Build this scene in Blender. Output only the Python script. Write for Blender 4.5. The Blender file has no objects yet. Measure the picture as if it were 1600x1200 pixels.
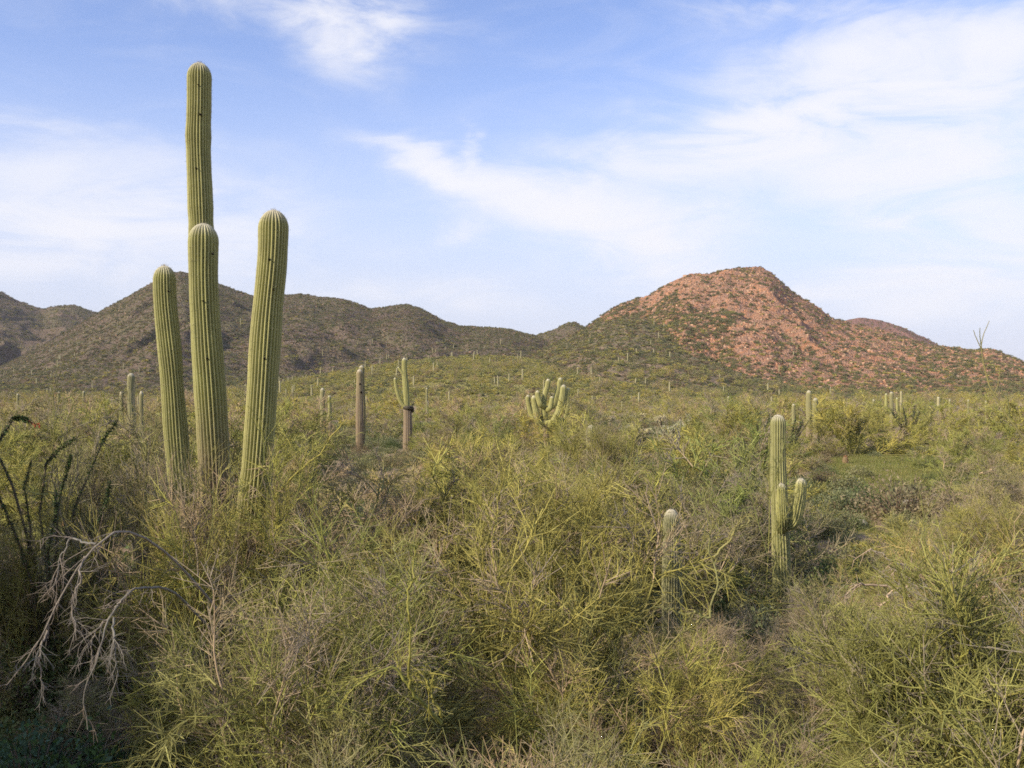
import bpy, math, random
import numpy as np
from mathutils import Vector

random.seed(7)
RNG = np.random.default_rng(11)
F_PX = 1570.0            # focal length in photo pixels (1600 wide)
CAM_Z = 4.0
scene = bpy.context.scene

# ------------------------------------------------------------------ camera
cam_d = bpy.data.cameras.new('camera')
cam = bpy.data.objects.new('camera', cam_d)
scene.collection.objects.link(cam)
cam.location = (0, 0, CAM_Z)
cam.rotation_euler = (math.radians(90), 0, 0)
cam_d.sensor_width = 36
cam_d.lens = 36 * F_PX / 1600
cam_d.clip_start = 0.1
cam_d.clip_end = 20000
scene.camera = cam

# ------------------------------------------------------------------ view
vs = scene.view_settings
vs.view_transform = 'Standard'; vs.look = 'None'; vs.exposure = 0.56; vs.gamma = 1
vs.use_curve_mapping = False
scene.cycles.max_bounces = 3
scene.cycles.diffuse_bounces = 2
scene.cycles.use_denoising = False
scene.cycles.denoiser = 'OPENIMAGEDENOISE'
scene.cycles.denoising_input_passes = 'RGB_ALBEDO_NORMAL'
scene.cycles.filter_width = 1.7
scene.cycles.use_adaptive_sampling = True
scene.cycles.adaptive_threshold = 0.02

# ------------------------------------------------------------------ sun + sky
SUN_EL = math.radians(31)
SUN_AZ = math.radians(-124)       # clockwise from +Y (view direction): left and behind the camera
sun_dir = Vector((math.sin(SUN_AZ) * math.cos(SUN_EL), math.cos(SUN_AZ) * math.cos(SUN_EL), math.sin(SUN_EL)))
sl = bpy.data.lights.new('sun', 'SUN')
sl.energy = 4.2; sl.angle = math.radians(0.6); sl.color = (1.0, 0.86, 0.66)
so = bpy.data.objects.new('sun', sl); scene.collection.objects.link(so)
so.rotation_euler = (-sun_dir).to_track_quat('-Z', 'Y').to_euler()
so.location = sun_dir * 100

world = bpy.data.worlds.new('World'); scene.world = world; world.use_nodes = True
SKY_STRENGTH = 0.14
CLOUD_RGB = (4.6, 4.62, 4.95)
HAZE_RGB = (3.4, 3.6, 4.35)
SKY_TINT = (0.98, 0.93, 1.10)


class NT:
    """tiny helper for chaining shader nodes"""
    def __init__(s, nt):
        s.nt = nt
    def n(s, t, **kw):
        nd = s.nt.nodes.new(t)
        for k, v in kw.items():
            setattr(nd, k, v)
        return nd
    def put(s, sock, v):
        if isinstance(v, bpy.types.NodeSocket):
            s.nt.links.new(v, sock)
        elif v is not None:
            sock.default_value = v
    def m(s, op, a, b=None, c=None, clamp=False):
        nd = s.n('ShaderNodeMath', operation=op, use_clamp=clamp)
        s.put(nd.inputs[0], a)
        if b is not None: s.put(nd.inputs[1], b)
        if c is not None: s.put(nd.inputs[2], c)
        return nd.outputs[0]
    def vm(s, op, a, b=None):
        nd = s.n('ShaderNodeVectorMath', operation=op)
        s.put(nd.inputs[0], a)
        if b is not None: s.put(nd.inputs[1], b)
        return nd.outputs[0]
    def noise(s, vec, scale, detail=4, rough=0.55, dist=0.0, color=False):
        nd = s.n('ShaderNodeTexNoise')
        s.put(nd.inputs['Vector'], vec)
        nd.inputs['Scale'].default_value = scale; nd.inputs['Detail'].default_value = detail
        nd.inputs['Roughness'].default_value = rough; nd.inputs['Distortion'].default_value = dist
        return nd.outputs['Color' if color else 'Fac']
    def ramp(s, fac, lo, hi, a=0.0, b=1.0):
        nd = s.n('ShaderNodeMapRange', interpolation_type='SMOOTHSTEP')
        s.put(nd.inputs['Value'], fac)
        nd.inputs['From Min'].default_value = lo; nd.inputs['From Max'].default_value = hi
        nd.inputs['To Min'].default_value = a; nd.inputs['To Max'].default_value = b
        return nd.outputs['Result']
    def mix(s, fac, a, b, blend='MIX'):
        nd = s.n('ShaderNodeMix', data_type='RGBA', blend_type=blend)
        s.put(nd.inputs[0], fac)
        for sock, v in ((nd.inputs[6], a), (nd.inputs[7], b)):
            if isinstance(v, tuple): v = (*v[:3], 1.0)
            s.put(sock, v)
        return nd.outputs[2]


def build_world():
    nt = world.node_tree; nt.nodes.clear(); N = NT(nt)
    sky = N.n('ShaderNodeTexSky', sky_type='NISHITA')
    sky.sun_disc = False
    sky.sun_elevation = SUN_EL; sky.sun_rotation = SUN_AZ
    sky.altitude = 800; sky.air_density = 1.0; sky.dust_density = 0.6; sky.ozone_density = 1.6
    geo = N.n('ShaderNodeTexCoord').outputs['Generated']
    sep = N.n('ShaderNodeSeparateXYZ'); N.put(sep.inputs[0], geo)
    x, y, z = sep.outputs
    az = N.m('ARCTAN2', x, y)
    el = N.m('ARCSINE', z)
    # wind-drawn warp so that the edges feather out
    st = N.vm('MULTIPLY', geo, (1.0, 1.0, 2.2))
    w1 = N.noise(st, 4.5, 6, 0.6, 0.4, color=True)
    ws = N.n('ShaderNodeSeparateXYZ'); N.put(ws.inputs[0], w1)
    azw = N.m('ADD', az, N.m('MULTIPLY', N.m('SUBTRACT', ws.outputs[0], 0.5), 0.26))
    elw = N.m('ADD', el, N.m('MULTIPLY', N.m('SUBTRACT', ws.outputs[1], 0.5), 0.13))
    # (photo x, photo y, half width, half height, tilt deg clockwise, weight)
    blobs = [
        (70, 250, 240, 45, -4, .65), (120, 325, 230, 36, -6, 1.3), (330, 365, 140, 32, 0, .55),
        (40, 405, 300, 42, 0, .65), (430, 8, 230, 30, 6, .8), (540, 45, 75, 52, 25, .85), (20, 5, 70, 14, 0, .3),
        (690, 285, 115, 18, 20, 1.0), (746, 256, 16, 26, 20, .6), (850, 328, 190, 30, 14, 1.2), (1000, 375, 165, 50, 20, 1.4),
        (755, 370, 34, 14, 0, .4), (640, 468, 210, 34, 4, .6), (1130, 345, 100, 26, 0, .5),
        (1240, 205, 240, 60, -12, 1.2), (1130, 235, 130, 40, -12, .7), (1460, 150, 240, 95, 4, 1.0), (1500, 245, 230, 60, -6, 1.2),
        (1480, 45, 320, 48, 2, 1.0), (1160, 10, 130, 14, 0, .5), (1410, 325, 120, 28, 8, .8),
        (1570, 400, 170, 75, 0, 1.0), (1330, 432, 180, 15, -5, .6), (1500, 470, 160, 40, 0, .45),
    ]
    tot = None
    for (px, py, rx, ry, rot, wgt) in blobs:
        a0 = math.atan((px - 800) / F_PX); c = math.cos(a0)
        e0 = math.atan((600 - py) / F_PX * c)
        sx = rx / F_PX * c * c; sy = ry / F_PX * c
        r = math.radians(-rot)
        da = N.m('SUBTRACT', azw, a0); de = N.m('SUBTRACT', elw, e0)
        p = N.m('MULTIPLY_ADD', da, math.cos(r) / sx, N.m('MULTIPLY', de, math.sin(r) / sx))
        q = N.m('MULTIPLY_ADD', da, -math.sin(r) / sy, N.m('MULTIPLY', de, math.cos(r) / sy))
        d2 = N.m('MULTIPLY_ADD', p, p, N.m('MULTIPLY', q, q))
        g = N.m('MULTIPLY', N.m('EXPONENT', N.m('MULTIPLY', d2, -1.05)), wgt)
        tot = g if tot is None else N.m('ADD', tot, g)
    # thin cirrus everywhere else so that the sky goes on outside the frame
    fine = N.noise(N.vm('MULTIPLY', geo, (1.0, 1.0, 3.6)), 6.5, 9, 0.60, 0.9)
    big = N.noise(N.vm('MULTIPLY', geo, (1.0, 1.0, 2.5)), 1.7, 4, 0.5, 0.3)
    outside = N.ramp(N.m('ABSOLUTE', az), 0.55, 0.9)
    above = N.ramp(el, 0.42, 0.7)
    far = N.m('MAXIMUM', outside, above)
    tot = N.m('ADD', tot, N.m('MULTIPLY', N.m('MULTIPLY', N.ramp(big, 0.42, 0.66), 0.8), far))
    mask = N.m('MULTIPLY', tot, N.ramp(fine, 0.30, 0.68, 0.18, 1.55))
    mask = N.m('ADD', mask, N.m('MULTIPLY', N.ramp(fine, 0.45, 0.8), 0.10))
    hz = N.ramp(el, -0.02, 0.37, 1.0, 0.0)
    mask = N.m('SUBTRACT', 1.0, N.m('EXPONENT', N.m('MULTIPLY', mask, -1.25)), clamp=True)
    base = N.mix(1.0, sky.outputs[0], SKY_TINT, 'MULTIPLY')
    base = N.mix(hz, base, HAZE_RGB)
    col = N.mix(mask, base, CLOUD_RGB)
    bg = N.n('ShaderNodeBackground'); N.put(bg.inputs[0], col); bg.inputs[1].default_value = SKY_STRENGTH
    out = N.n('ShaderNodeOutputWorld'); nt.links.new(bg.outputs[0], out.inputs[0])


build_world()

# ------------------------------------------------------------------ basic helpers
COL = scene.collection


def U(px, py, d):
    """a point of the place: bearing and height read off the photograph, at depth d metres"""
    return np.array(((px - 800) / F_PX * d, d, CAM_Z + (600 - py) / F_PX * d))


def tag(o, label=None, cat=None, group=None, kind=None):
    if label: o['label'] = label
    if cat: o['category'] = cat
    if group: o['group'] = group
    if kind: o['kind'] = kind
    return o


def empty(name, loc=(0, 0, 0), rz=0.0):
    o = bpy.data.objects.new(name, None); COL.objects.link(o)
    o.location = loc; o.rotation_euler = (0, 0, rz); o.empty_display_size = 0.2
    return o


def add(name, mesh, parent=None, mat=None):
    o = bpy.data.objects.new(name, mesh); COL.objects.link(o)
    if parent is not None: o.parent = parent
    if mat is not None and not mesh.materials: mesh.materials.append(mat)
    return o


def copy_tree(o, parent=None):
    c = o.copy(); COL.objects.link(c); c.parent = parent
    for ch in list(o.children): copy_tree(ch, c)
    return c


def fast_mesh(name, verts, faces, tint=None, mat=None, smooth=True):
    """verts (N,3); faces (M,k) all with the same number of corners"""
    verts = np.ascontiguousarray(verts, dtype=np.float32); faces = np.ascontiguousarray(faces, dtype=np.int32)
    me = bpy.data.meshes.new(name)
    M, k = faces.shape
    me.vertices.add(len(verts)); me.vertices.foreach_set('co', verts.ravel())
    me.loops.add(M * k); me.loops.foreach_set('vertex_index', faces.ravel())
    me.polygons.add(M)
    me.polygons.foreach_set('loop_start', np.arange(0, M * k, k, dtype=np.int32))
    me.polygons.foreach_set('loop_total', np.full(M, k, dtype=np.int32))
    me.polygons.foreach_set('use_smooth', np.full(M, smooth, dtype=bool))
    if tint is not None:
        at = me.color_attributes.new('tint', 'FLOAT_COLOR', 'POINT')
        t = np.ones((len(verts), 4), dtype=np.float32); t[:, :3] = tint
        at.data.foreach_set('color', t.ravel())
    me.update(calc_edges=True)
    if mat is not None: me.materials.append(mat)
    return me


def norm(v):
    return v / np.maximum(np.linalg.norm(v, axis=-1, keepdims=True), 1e-9)


def perp(d):
    ref = np.where(np.abs(d[..., 2:3]) < 0.9, np.array([0, 0, 1.0]), np.array([1.0, 0, 0]))
    a = norm(np.cross(d, ref)); b = np.cross(d, a)
    return a, b


# ---- numpy noise for the terrain
_P = np.random.default_rng(3).random((256, 256))


def vnoise(x, y):
    xi = np.floor(x).astype(int); yi = np.floor(y).astype(int)
    fx = x - xi; fy = y - yi
    fx = fx * fx * fx * (fx * (fx * 6 - 15) + 10); fy = fy * fy * fy * (fy * (fy * 6 - 15) + 10)
    g = lambda a, b: _P[a & 255, b & 255]
    return (g(xi, yi) * (1 - fx) + g(xi + 1, yi) * fx) * (1 - fy) + (g(xi, yi + 1) * (1 - fx) + g(xi + 1, yi + 1) * fx) * fy


def fbm(x, y, oct=5, gain=0.5):
    s = 0; a = 1; t = 0
    for i in range(oct):
        s = s + a * vnoise(x + 17.3 * i, y - 9.1 * i); t += a
        x = x * 2.03; y = y * 2.03; a *= gain
    return s / t


# ------------------------------------------------------------------ materials
def new_mat(name):
    m = bpy.data.materials.new(name); m.use_nodes = True
    nt = m.node_tree; nt.nodes.clear(); N = NT(nt)
    b = N.n('ShaderNodeBsdfPrincipled'); o = N.n('ShaderNodeOutputMaterial')
    nt.links.new(b.outputs[0], o.inputs[0])
    return m, N, b


def tint_mat(name, rough=0.7, vary=0.25, noise_scale=6.0, trans=0.0, spec=0.25, mul=(1, 1, 1), hue=1.0):
    m, N, b = new_mat(name)
    at = N.n('ShaderNodeAttribute', attribute_name='tint').outputs['Color']
    rnd = N.n('ShaderNodeObjectInfo').outputs['Random']
    pos = N.n('ShaderNodeTexCoord').outputs['Object']
    no = N.noise(pos, noise_scale, 3)
    v = N.m('MULTIPLY_ADD', no, vary * 2, 1 - vary)
    v = N.m('MULTIPLY', v, N.m('MULTIPLY_ADD', rnd, 0.24 * hue, 1 - 0.12 * hue))
    c = N.mix(1.0, at, v, 'MULTIPLY')
    c = N.mix(1.0, c, N.mix(rnd, (1 - .10 * hue, 1 - .01 * hue, 1 - .03 * hue), (1 + .10 * hue, 1 + .02 * hue, 1 - .10 * hue)), 'MULTIPLY')
    c = N.mix(1.0, c, mul, 'MULTIPLY')
    N.put(b.inputs['Base Color'], c)
    b.inputs['Roughness'].default_value = rough
    b.inputs['Specular IOR Level'].default_value = spec
    if trans > 0:
        tr = N.n('ShaderNodeBsdfTranslucent'); N.put(tr.inputs[0], c)
        mx = N.n('ShaderNodeMixShader'); mx.inputs[0].default_value = trans
        N.nt.links.new(b.outputs[0], mx.inputs[1]); N.nt.links.new(tr.outputs[0], mx.inputs[2])
        out = [n for n in N.nt.nodes if n.type == 'OUTPUT_MATERIAL'][0]
        N.nt.links.new(mx.outputs[0], out.inputs[0])
    return m


M_TWIG = tint_mat('palo_verde_twigs', 0.65, 0.2, 2.5)
M_BARK = tint_mat('palo_verde_bark', 0.75, 0.3, 9.0)
M_LEAF = tint_mat('shrub_leaves', 0.6, 0.25, 3.0, trans=0.25)
M_CACTUS = tint_mat('saguaro_skin', 0.6, 0.22, 5.0, spec=0.3, hue=0.15)
M_SPINE = tint_mat('cactus_spines', 0.6, 0.1, 5.0)
M_STONE = tint_mat('stone', 0.9, 0.35, 7.0, spec=0.15)


def ground_mat():
    m, N, b = new_mat('desert_soil')
    pos = N.n('ShaderNodeNewGeometry').outputs['Position']
    big = N.noise(pos, 0.07, 5); mid = N.noise(pos, 0.55, 5, 0.6); fine = N.noise(pos, 9.0, 4, 0.7)
    soil = N.mix(fine, (0.17, 0.115, 0.075), (0.40, 0.30, 0.21))
    grass = N.mix(fine, (0.10, 0.115, 0.03), (0.24, 0.24, 0.07))
    # spring grass thickest in the wash right of the view axis
    dv = N.vm('SUBTRACT', pos, (19.0, 48.0, 0.0)); dv = N.vm('MULTIPLY', dv, (0.13, 0.075, 0.0))
    ln = N.n('ShaderNodeVectorMath', operation='LENGTH'); N.put(ln.inputs[0], dv)
    patch = N.ramp(ln.outputs['Value'], 0.25, 1.3, 0.27, 0.0)
    f = N.ramp(N.m('ADD', N.m('MULTIPLY_ADD', mid, 0.6, N.m('MULTIPLY', big, 0.4)), patch), 0.46, 0.62)
    N.put(b.inputs['Base Color'], N.mix(f, soil, grass))
    b.inputs['Roughness'].default_value = 0.95; b.inputs['Specular IOR Level'].default_value = 0.1
    bp = N.n('ShaderNodeBump'); bp.inputs['Strength'].default_value = 0.6; bp.inputs['Distance'].default_value = 0.05
    N.put(bp.inputs['Height'], fine); N.put(b.inputs['Normal'], bp.outputs[0])
    return m


def rock_mat(name, dark, light, grass, grass_amt, scale=0.12, warm=None):
    m, N, b = new_mat(name)
    pos = N.n('ShaderNodeNewGeometry').outputs['Position']
    n1 = N.noise(pos, scale, 6, 0.62, 0.3); n2 = N.noise(pos, scale * 5, 5, 0.7); n3 = N.noise(pos, scale * 0.16, 4)
    vo = N.n('ShaderNodeTexVoronoi', feature='F1'); N.put(vo.inputs['Vector'], pos); vo.inputs['Scale'].default_value = scale * 4
    c = N.mix(N.ramp(n2, 0.3, 0.7), dark, light)
    if warm: c = N.mix(N.ramp(n1, 0.45, 0.62), c, warm)
    g = N.ramp(N.m('ADD', N.m('MULTIPLY', n1, 0.55), N.m('MULTIPLY', n3, 0.45)), 0.62 - grass_amt * 0.3, 0.72 - grass_amt * 0.3)
    c = N.mix(g, c, N.mix(n2, tuple(v * 0.75 for v in grass), tuple(v * 1.25 for v in grass)))
    v = N.m('MULTIPLY_ADD', vo.outputs['Color'], 0.5, 0.75)
    c = N.mix(1.0, c, v, 'MULTIPLY')
    N.put(b.inputs['Base Color'], c)
    b.inputs['Roughness'].default_value = 0.95; b.inputs['Specular IOR Level'].default_value = 0.1
    bp = N.n('ShaderNodeBump'); bp.inputs['Strength'].default_value = 0.9; bp.inputs['Distance'].default_value = 2.0
    N.put(bp.inputs['Height'], N.m('ADD', n2, vo.outputs['Distance'])); N.put(b.inputs['Normal'], bp.outputs[0])
    return m


# ------------------------------------------------------------------ terrain
def ground_h(x, y):
    x = np.asarray(x, float); y = np.asarray(y, float)
    r = np.hypot(x, y)
    bank = 2.35 * np.clip(1 - (y + 0.6) / 6.8, 0, 1.0) ** 1.15          # the rise the camera stands on
    roll = (fbm(x * 0.045 + 5, y * 0.045 + 3, 4) - 0.5) * 0.7 * np.clip(r / 15, 0, 1)
    bumps = (fbm(x * 0.7, y * 0.7, 3) - 0.5) * 0.12
    w = np.clip((r - 55) / 190, 0, 1)
    return bank + roll + bumps - 3.4 * w * w * (3 - 2 * w)


def build_ground():
    rad = np.concatenate([[0.0], np.geomspace(0.6, 400, 150), np.geomspace(440, 9000, 24)])
    fine = np.radians(np.linspace(-36, 36, 260)); coarse = np.radians(np.linspace(36, 324, 80))[1:-1]
    ang = np.concatenate([fine, coarse])
    A, R = np.meshgrid(ang, rad[1:])
    X = R * np.sin(A); Y = R * np.cos(A); Z = ground_h(X, Y)
    v = np.concatenate([[[0, 0, float(ground_h(0, 0))]], np.stack([X, Y, Z], -1).reshape(-1, 3)])
    na = len(ang); nr = len(rad) - 1
    i, j = np.meshgrid(np.arange(nr - 1), np.arange(na), indexing='ij')
    a = 1 + i * na + j; b = 1 + i * na + (j + 1) % na
    q = np.stack([a, b, b + na, a + na], -1).reshape(-1, 4)[:, ::-1]
    jj = np.arange(na)
    fan = np.stack([np.zeros(na, int), np.zeros(na, int) + 1 + jj, 1 + (jj + 1) % na, 1 + (jj + 1) % na], -1)
    me = fast_mesh('ground', v, q, mat=ground_mat())
    o = add('ground', me); tag(o, 'tan desert soil with patches of spring grass', None, None, 'structure')
    return o


build_ground()


class Hill:
    """a ridge with a foot, a crest line and a back; x = u * Y"""
    def __init__(s, name, crest, depth, foot, back, mat, gully=0.22, power=1.25, seed=0, rough=1.0, nu=420, nv=130):
        s.name = name; s.mat = mat; s.seed = seed; s.gully = gully; s.power = power; s.rough = rough
        pts = np.array(crest, float)
        s.u = (pts[:, 0] - 800) / F_PX; s.e = (600 - pts[:, 1]) / F_PX
        s.depth = depth; s.foot = foot; s.back = back; s.nu = nu; s.nv = nv
    def crest(s, u):
        e = 0
        for k, w in ((-2, .1), (-1, .2), (0, .4), (1, .2), (2, .1)):
            e = e + w * np.interp(u + k * 0.0022, s.u, s.e)
        return e
    def R(s, u):
        return s.depth * (1 + 0.07 * (fbm(u * 9 + s.seed, u * 0 + s.seed, 3) - 0.5))
    def h(s, u, Y):
        R = s.R(u); e = s.crest(u)
        Hc = CAM_Z + e * R
        t = np.clip((Y - s.foot) / (R - s.foot), 0, 1)
        front = t ** s.power
        tb = np.clip((Y - R) / s.back, 0, 3)
        prof = np.where(Y <= R, front, 1 - tb ** 1.4)
        x = u * Y
        sc = 1.0 / (0.11 * s.depth)
        g = 1 - np.abs(2 * fbm(x * sc * 1.5 + s.seed + 0.8 * fbm(x * sc * 2, Y * sc * 2, 3), Y * sc * 0.55 + s.seed, 4) - 1) * 2
        g2 = fbm(x * 0.035 + s.seed, Y * 0.035, 5, 0.55) - 0.5
        fine = fbm(x * 0.22, Y * 0.22 + s.seed, 3, 0.6) - 0.5
        belly = np.where(Y <= R, t * (1 - t) * 4, 0)
        z = Hc * prof + Hc * s.gully * (g - 0.45) * belly + s.rough * (g2 * 7 * np.clip(t * 2.0, 0, 1) * np.where(Y <= R, 1 - 0.75 * t ** 6, 0.25) + fine * 2.2 * np.clip(t * 3, 0, 1))
        return z - 5.0 * (1 - np.clip(t * 2.2, 0, 1)) ** 1.5
    def build(s, label):
        u = np.linspace(s.u[0], s.u[-1], s.nu)
        v = np.concatenate([np.linspace(0, 1, s.nv) ** 0.9, 1 + np.linspace(0, 1, 22)[1:]])
        Uu, V = np.meshgrid(u, v)
        R = s.R(Uu)
        Y = np.where(V <= 1, s.foot + (R - s.foot) * V, R + (V - 1) * s.back * 1.05)
        Z = s.h(Uu, Y)
        P = np.stack([Uu * Y, Y, Z], -1).reshape(-1, 3)
        n = s.nu; m = len(v)
        i, j = np.meshgrid(np.arange(m - 1), np.arange(n - 1), indexing='ij')
        a = i * n + j
        q = np.stack([a, a + 1, a + 1 + n, a + n], -1).reshape(-1, 4)
        o = add(s.name, fast_mesh(s.name, P, q, mat=s.mat))
        tag(o, label, None, None, 'structure')
        s.obj = o
        return o


M_DARK = rock_mat('dark_slope', (0.115, 0.09, 0.066), (0.19, 0.145, 0.105), (0.14, 0.122, 0.07), 0.55, warm=(0.17, 0.123, 0.09))
M_RED = rock_mat('red_rock', (0.25, 0.14, 0.09), (0.46, 0.29, 0.20), (0.27, 0.21, 0.125), 0.2, scale=0.16, warm=(0.45, 0.222, 0.12))
M_SPUR = rock_mat('green_slope', (0.19, 0.145, 0.10), (0.33, 0.24, 0.16), (0.19, 0.17, 0.085), 0.6)
M_HILL = rock_mat('olive_hill', (0.27, 0.22, 0.12), (0.46, 0.38, 0.23), (0.30, 0.275, 0.09), 0.75, scale=0.2)
M_PURPLE = rock_mat('far_rock', (0.20, 0.11, 0.085), (0.33, 0.19, 0.15), (0.15, 0.13, 0.08), 0.3)

HILLS = {}
HILLS['far_left'] = Hill('mountain_far_left', [(-520, 560), (-420, 500), (-250, 440), (-120, 428), (0, 455), (30, 470), (65, 483), (90, 478), (115, 476), (150, 488), (200, 500), (300, 520), (420, 560), (500, 590)], 1700, 1000, 500, M_DARK, seed=4)
HILLS['main'] = Hill('mountain_left', [(-380, 612), (-150, 598), (0, 572), (60, 545), (110, 515), (155, 487), (200, 463), (235, 443), (265, 428), (283, 424), (300, 428), (340, 442), (375, 455), (400, 463), (430, 462), (470, 459), (500, 464), (535, 467), (560, 475), (580, 483), (605, 479), (635, 475), (660, 483), (690, 500), (720, 509), (760, 511), (795, 514), (835, 524), (880, 545), (960, 575), (1050, 600), (1100, 612)], 1150, 560, 420, M_DARK, gully=0.15, rough=0.7, seed=1, nu=560)
HILLS['saddle'] = Hill('hill_saddle', [(700, 600), (780, 550), (835, 524), (865, 515), (885, 505), (897, 503), (915, 512), (950, 520), (1000, 530), (1100, 570), (1180, 600)], 1250, 600, 350, M_DARK, seed=9, nu=240)
HILLS['far_right'] = Hill('mountain_far_right', [(1180, 600), (1260, 540), (1320, 501), (1345, 496), (1375, 500), (1410, 511), (1450, 530), (1520, 570), (1600, 600)], 1600, 900, 400, M_PURPLE, seed=12, nu=240)
HILLS['red'] = Hill('mountain_right', [(800, 612), (850, 575), (890, 535), (915, 512), (940, 493), (965, 478), (990, 468), (1012, 462), (1040, 445), (1075, 428), (1092, 426), (1110, 428), (1135, 421), (1165, 417), (1188, 418), (1205, 425), (1222, 442), (1245, 460), (1275, 478), (1300, 498), (1330, 506), (1370, 513), (1410, 526), (1450, 540), (1490, 543), (1520, 548), (1545, 545), (1560, 549), (1600, 567), (1680, 590), (1800, 606), (2000, 615)], 1000, 520, 400, M_RED, gully=0.14, rough=1.1, seed=6, nu=620, nv=150)
HILLS['spur'] = Hill('green_spur', [(760, 612), (800, 580), (840, 552), (875, 533), (905, 518), (940, 504), (975, 495), (1005, 499), (1050, 515), (1090, 534), (1130, 553), (1170, 571), (1240, 592), (1330, 610), (1400, 616)], 800, 430, 220, M_SPUR, gully=0.10, power=1.1, seed=15, nu=320, nv=100)
HILLS['low'] = Hill('low_hill', [(330, 613), (420, 604), (500, 586), (560, 575), (620, 566), (680, 560), (740, 556), (800, 558), (850, 565), (910, 577), (980, 592), (1060, 606), (1130, 612)], 640, 330, 260, M_HILL, gully=0.08, power=1.05, seed=20, rough=0.35, nu=360, nv=110)
HILLS['far_left'].build('distant dark mountain ridge at the far left')
HILLS['main'].build('long dark brown mountain range behind the tall cactus')
HILLS['saddle'].build('small green knoll in the saddle between the mountains')
HILLS['far_right'].build('faint purple ridge behind the red mountain')
HILLS['red'].build('bare reddish orange rocky mountain')
HILLS['spur'].build('green shrubby spur at the foot of the red mountain')
HILLS['low'].build('low rounded olive hill in the middle distance')


def surf_z(x, y):
    """top of whatever land lies at x, y"""
    x = np.asarray(x, float); y = np.asarray(y, float)
    z = ground_h(x, y)
    u = x / np.maximum(y, 1e-3)
    for hl in HILLS.values():
        inside = (u > hl.u[0]) & (u < hl.u[-1]) & (y > hl.foot)
        hz = hl.h(np.clip(u, hl.u[0], hl.u[-1]), np.maximum(y, hl.foot))
        z = np.where(inside, np.maximum(z, hz), z)
    return z


# ------------------------------------------------------------------ branching plants
class Sticks:
    """collects tapered sticks and joins them into one mesh"""
    def __init__(s):
        s.p0 = []; s.p1 = []; s.r0 = []; s.r1 = []; s.c = []
    def poly(s, P, r0, r1, col):
        """P (N,m,3) polylines; radii (N,) at both ends; col (N,3)"""
        N, m, _ = P.shape
        t = np.linspace(0, 1, m)
        r0 = np.broadcast_to(r0, (N,)); r1 = np.broadcast_to(r1, (N,))
        R = r0[:, None] * (1 - t) + r1[:, None] * t
        s.p0.append(P[:, :-1].reshape(-1, 3)); s.p1.append(P[:, 1:].reshape(-1, 3))
        s.r0.append(R[:, :-1].ravel()); s.r1.append(R[:, 1:].ravel())
        s.c.append(np.repeat(np.broadcast_to(col, (N, 3)), m - 1, axis=0))
    def mesh(s, name, mat, k=3):
        p0 = np.concatenate(s.p0); p1 = np.concatenate(s.p1); r0 = np.concatenate(s.r0); r1 = np.concatenate(s.r1); c = np.concatenate(s.c)
        d = norm(p1 - p0); a, b = perp(d)
        p1 = p1 + d * r1[:, None] * 0.5
        th = np.arange(k) * 2 * math.pi / k
        ring = a[:, None] * np.cos(th)[None, :, None] + b[:, None] * np.sin(th)[None, :, None]
        v = np.concatenate([p0[:, None] + ring * r0[:, None, None], p1[:, None] + ring * r1[:, None, None]], 1)
        n = len(p0); base = (np.arange(n) * 2 * k)[:, None]
        j = np.arange(k); jn = (j + 1) % k
        q = np.stack([base + j, base + jn, base + k + jn, base + k + j], -1).reshape(-1, 4)
        return fast_mesh(name, v.reshape(-1, 3), q, np.repeat(c, 2 * k, axis=0), mat)


def at_t(P, t):
    """points and tangents at parameter t (N,n) along polylines P (N,m,3)"""
    m = P.shape[1]
    f = np.clip(t, 0, 0.9999) * (m - 1); i = f.astype(int); w = (f - i)[..., None]
    idx = np.arange(P.shape[0])[:, None]
    a = P[idx, i]; b = P[idx, i + 1]
    return a * (1 - w) + b * w, norm(b - a)


def walk(p, d, L, nseg, wob, up, rng):
    """polylines from p along d with random bends"""
    N = len(p); pts = [p]; step = (L / nseg)[:, None]
    for k in range(nseg):
        pts.append(pts[-1] + d * step)
        d = norm(d + rng.normal(0, wob, (N, 3)) + np.array([0, 0, up]))
    return np.stack(pts, 1)


def grow(P, n, t0, t1, L0, L1, ang0, ang1, nseg, wob, up, rng, lenscale=None):
    N = P.shape[0]
    t = np.sort(rng.uniform(t0, t1, (N, n)), axis=1)
    p, d = at_t(P, t)
    p = p.reshape(-1, 3); d = d.reshape(-1, 3)
    a, b = perp(d); ph = rng.uniform(0, 2 * math.pi, (len(d), 1)); an = np.radians(rng.uniform(ang0, ang1, (len(d), 1)))
    d2 = norm(d * np.cos(an) + (a * np.cos(ph) + b * np.sin(ph)) * np.sin(an))
    L = rng.uniform(L0, L1, len(d)) * (1 - 0.35 * t.ravel())
    par = np.repeat(np.arange(N), n)
    if lenscale is not None: L = L * lenscale[par]
    return walk(p, d2, L, nseg, wob, up, rng), par


GREENS = np.array([(0.285, 0.28, 0.09), (0.24, 0.245, 0.078), (0.335, 0.315, 0.112), (0.275, 0.26, 0.108)])
DEADS = np.array([(0.36, 0.28, 0.19), (0.28, 0.23, 0.18), (0.33, 0.265, 0.165)])


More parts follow.
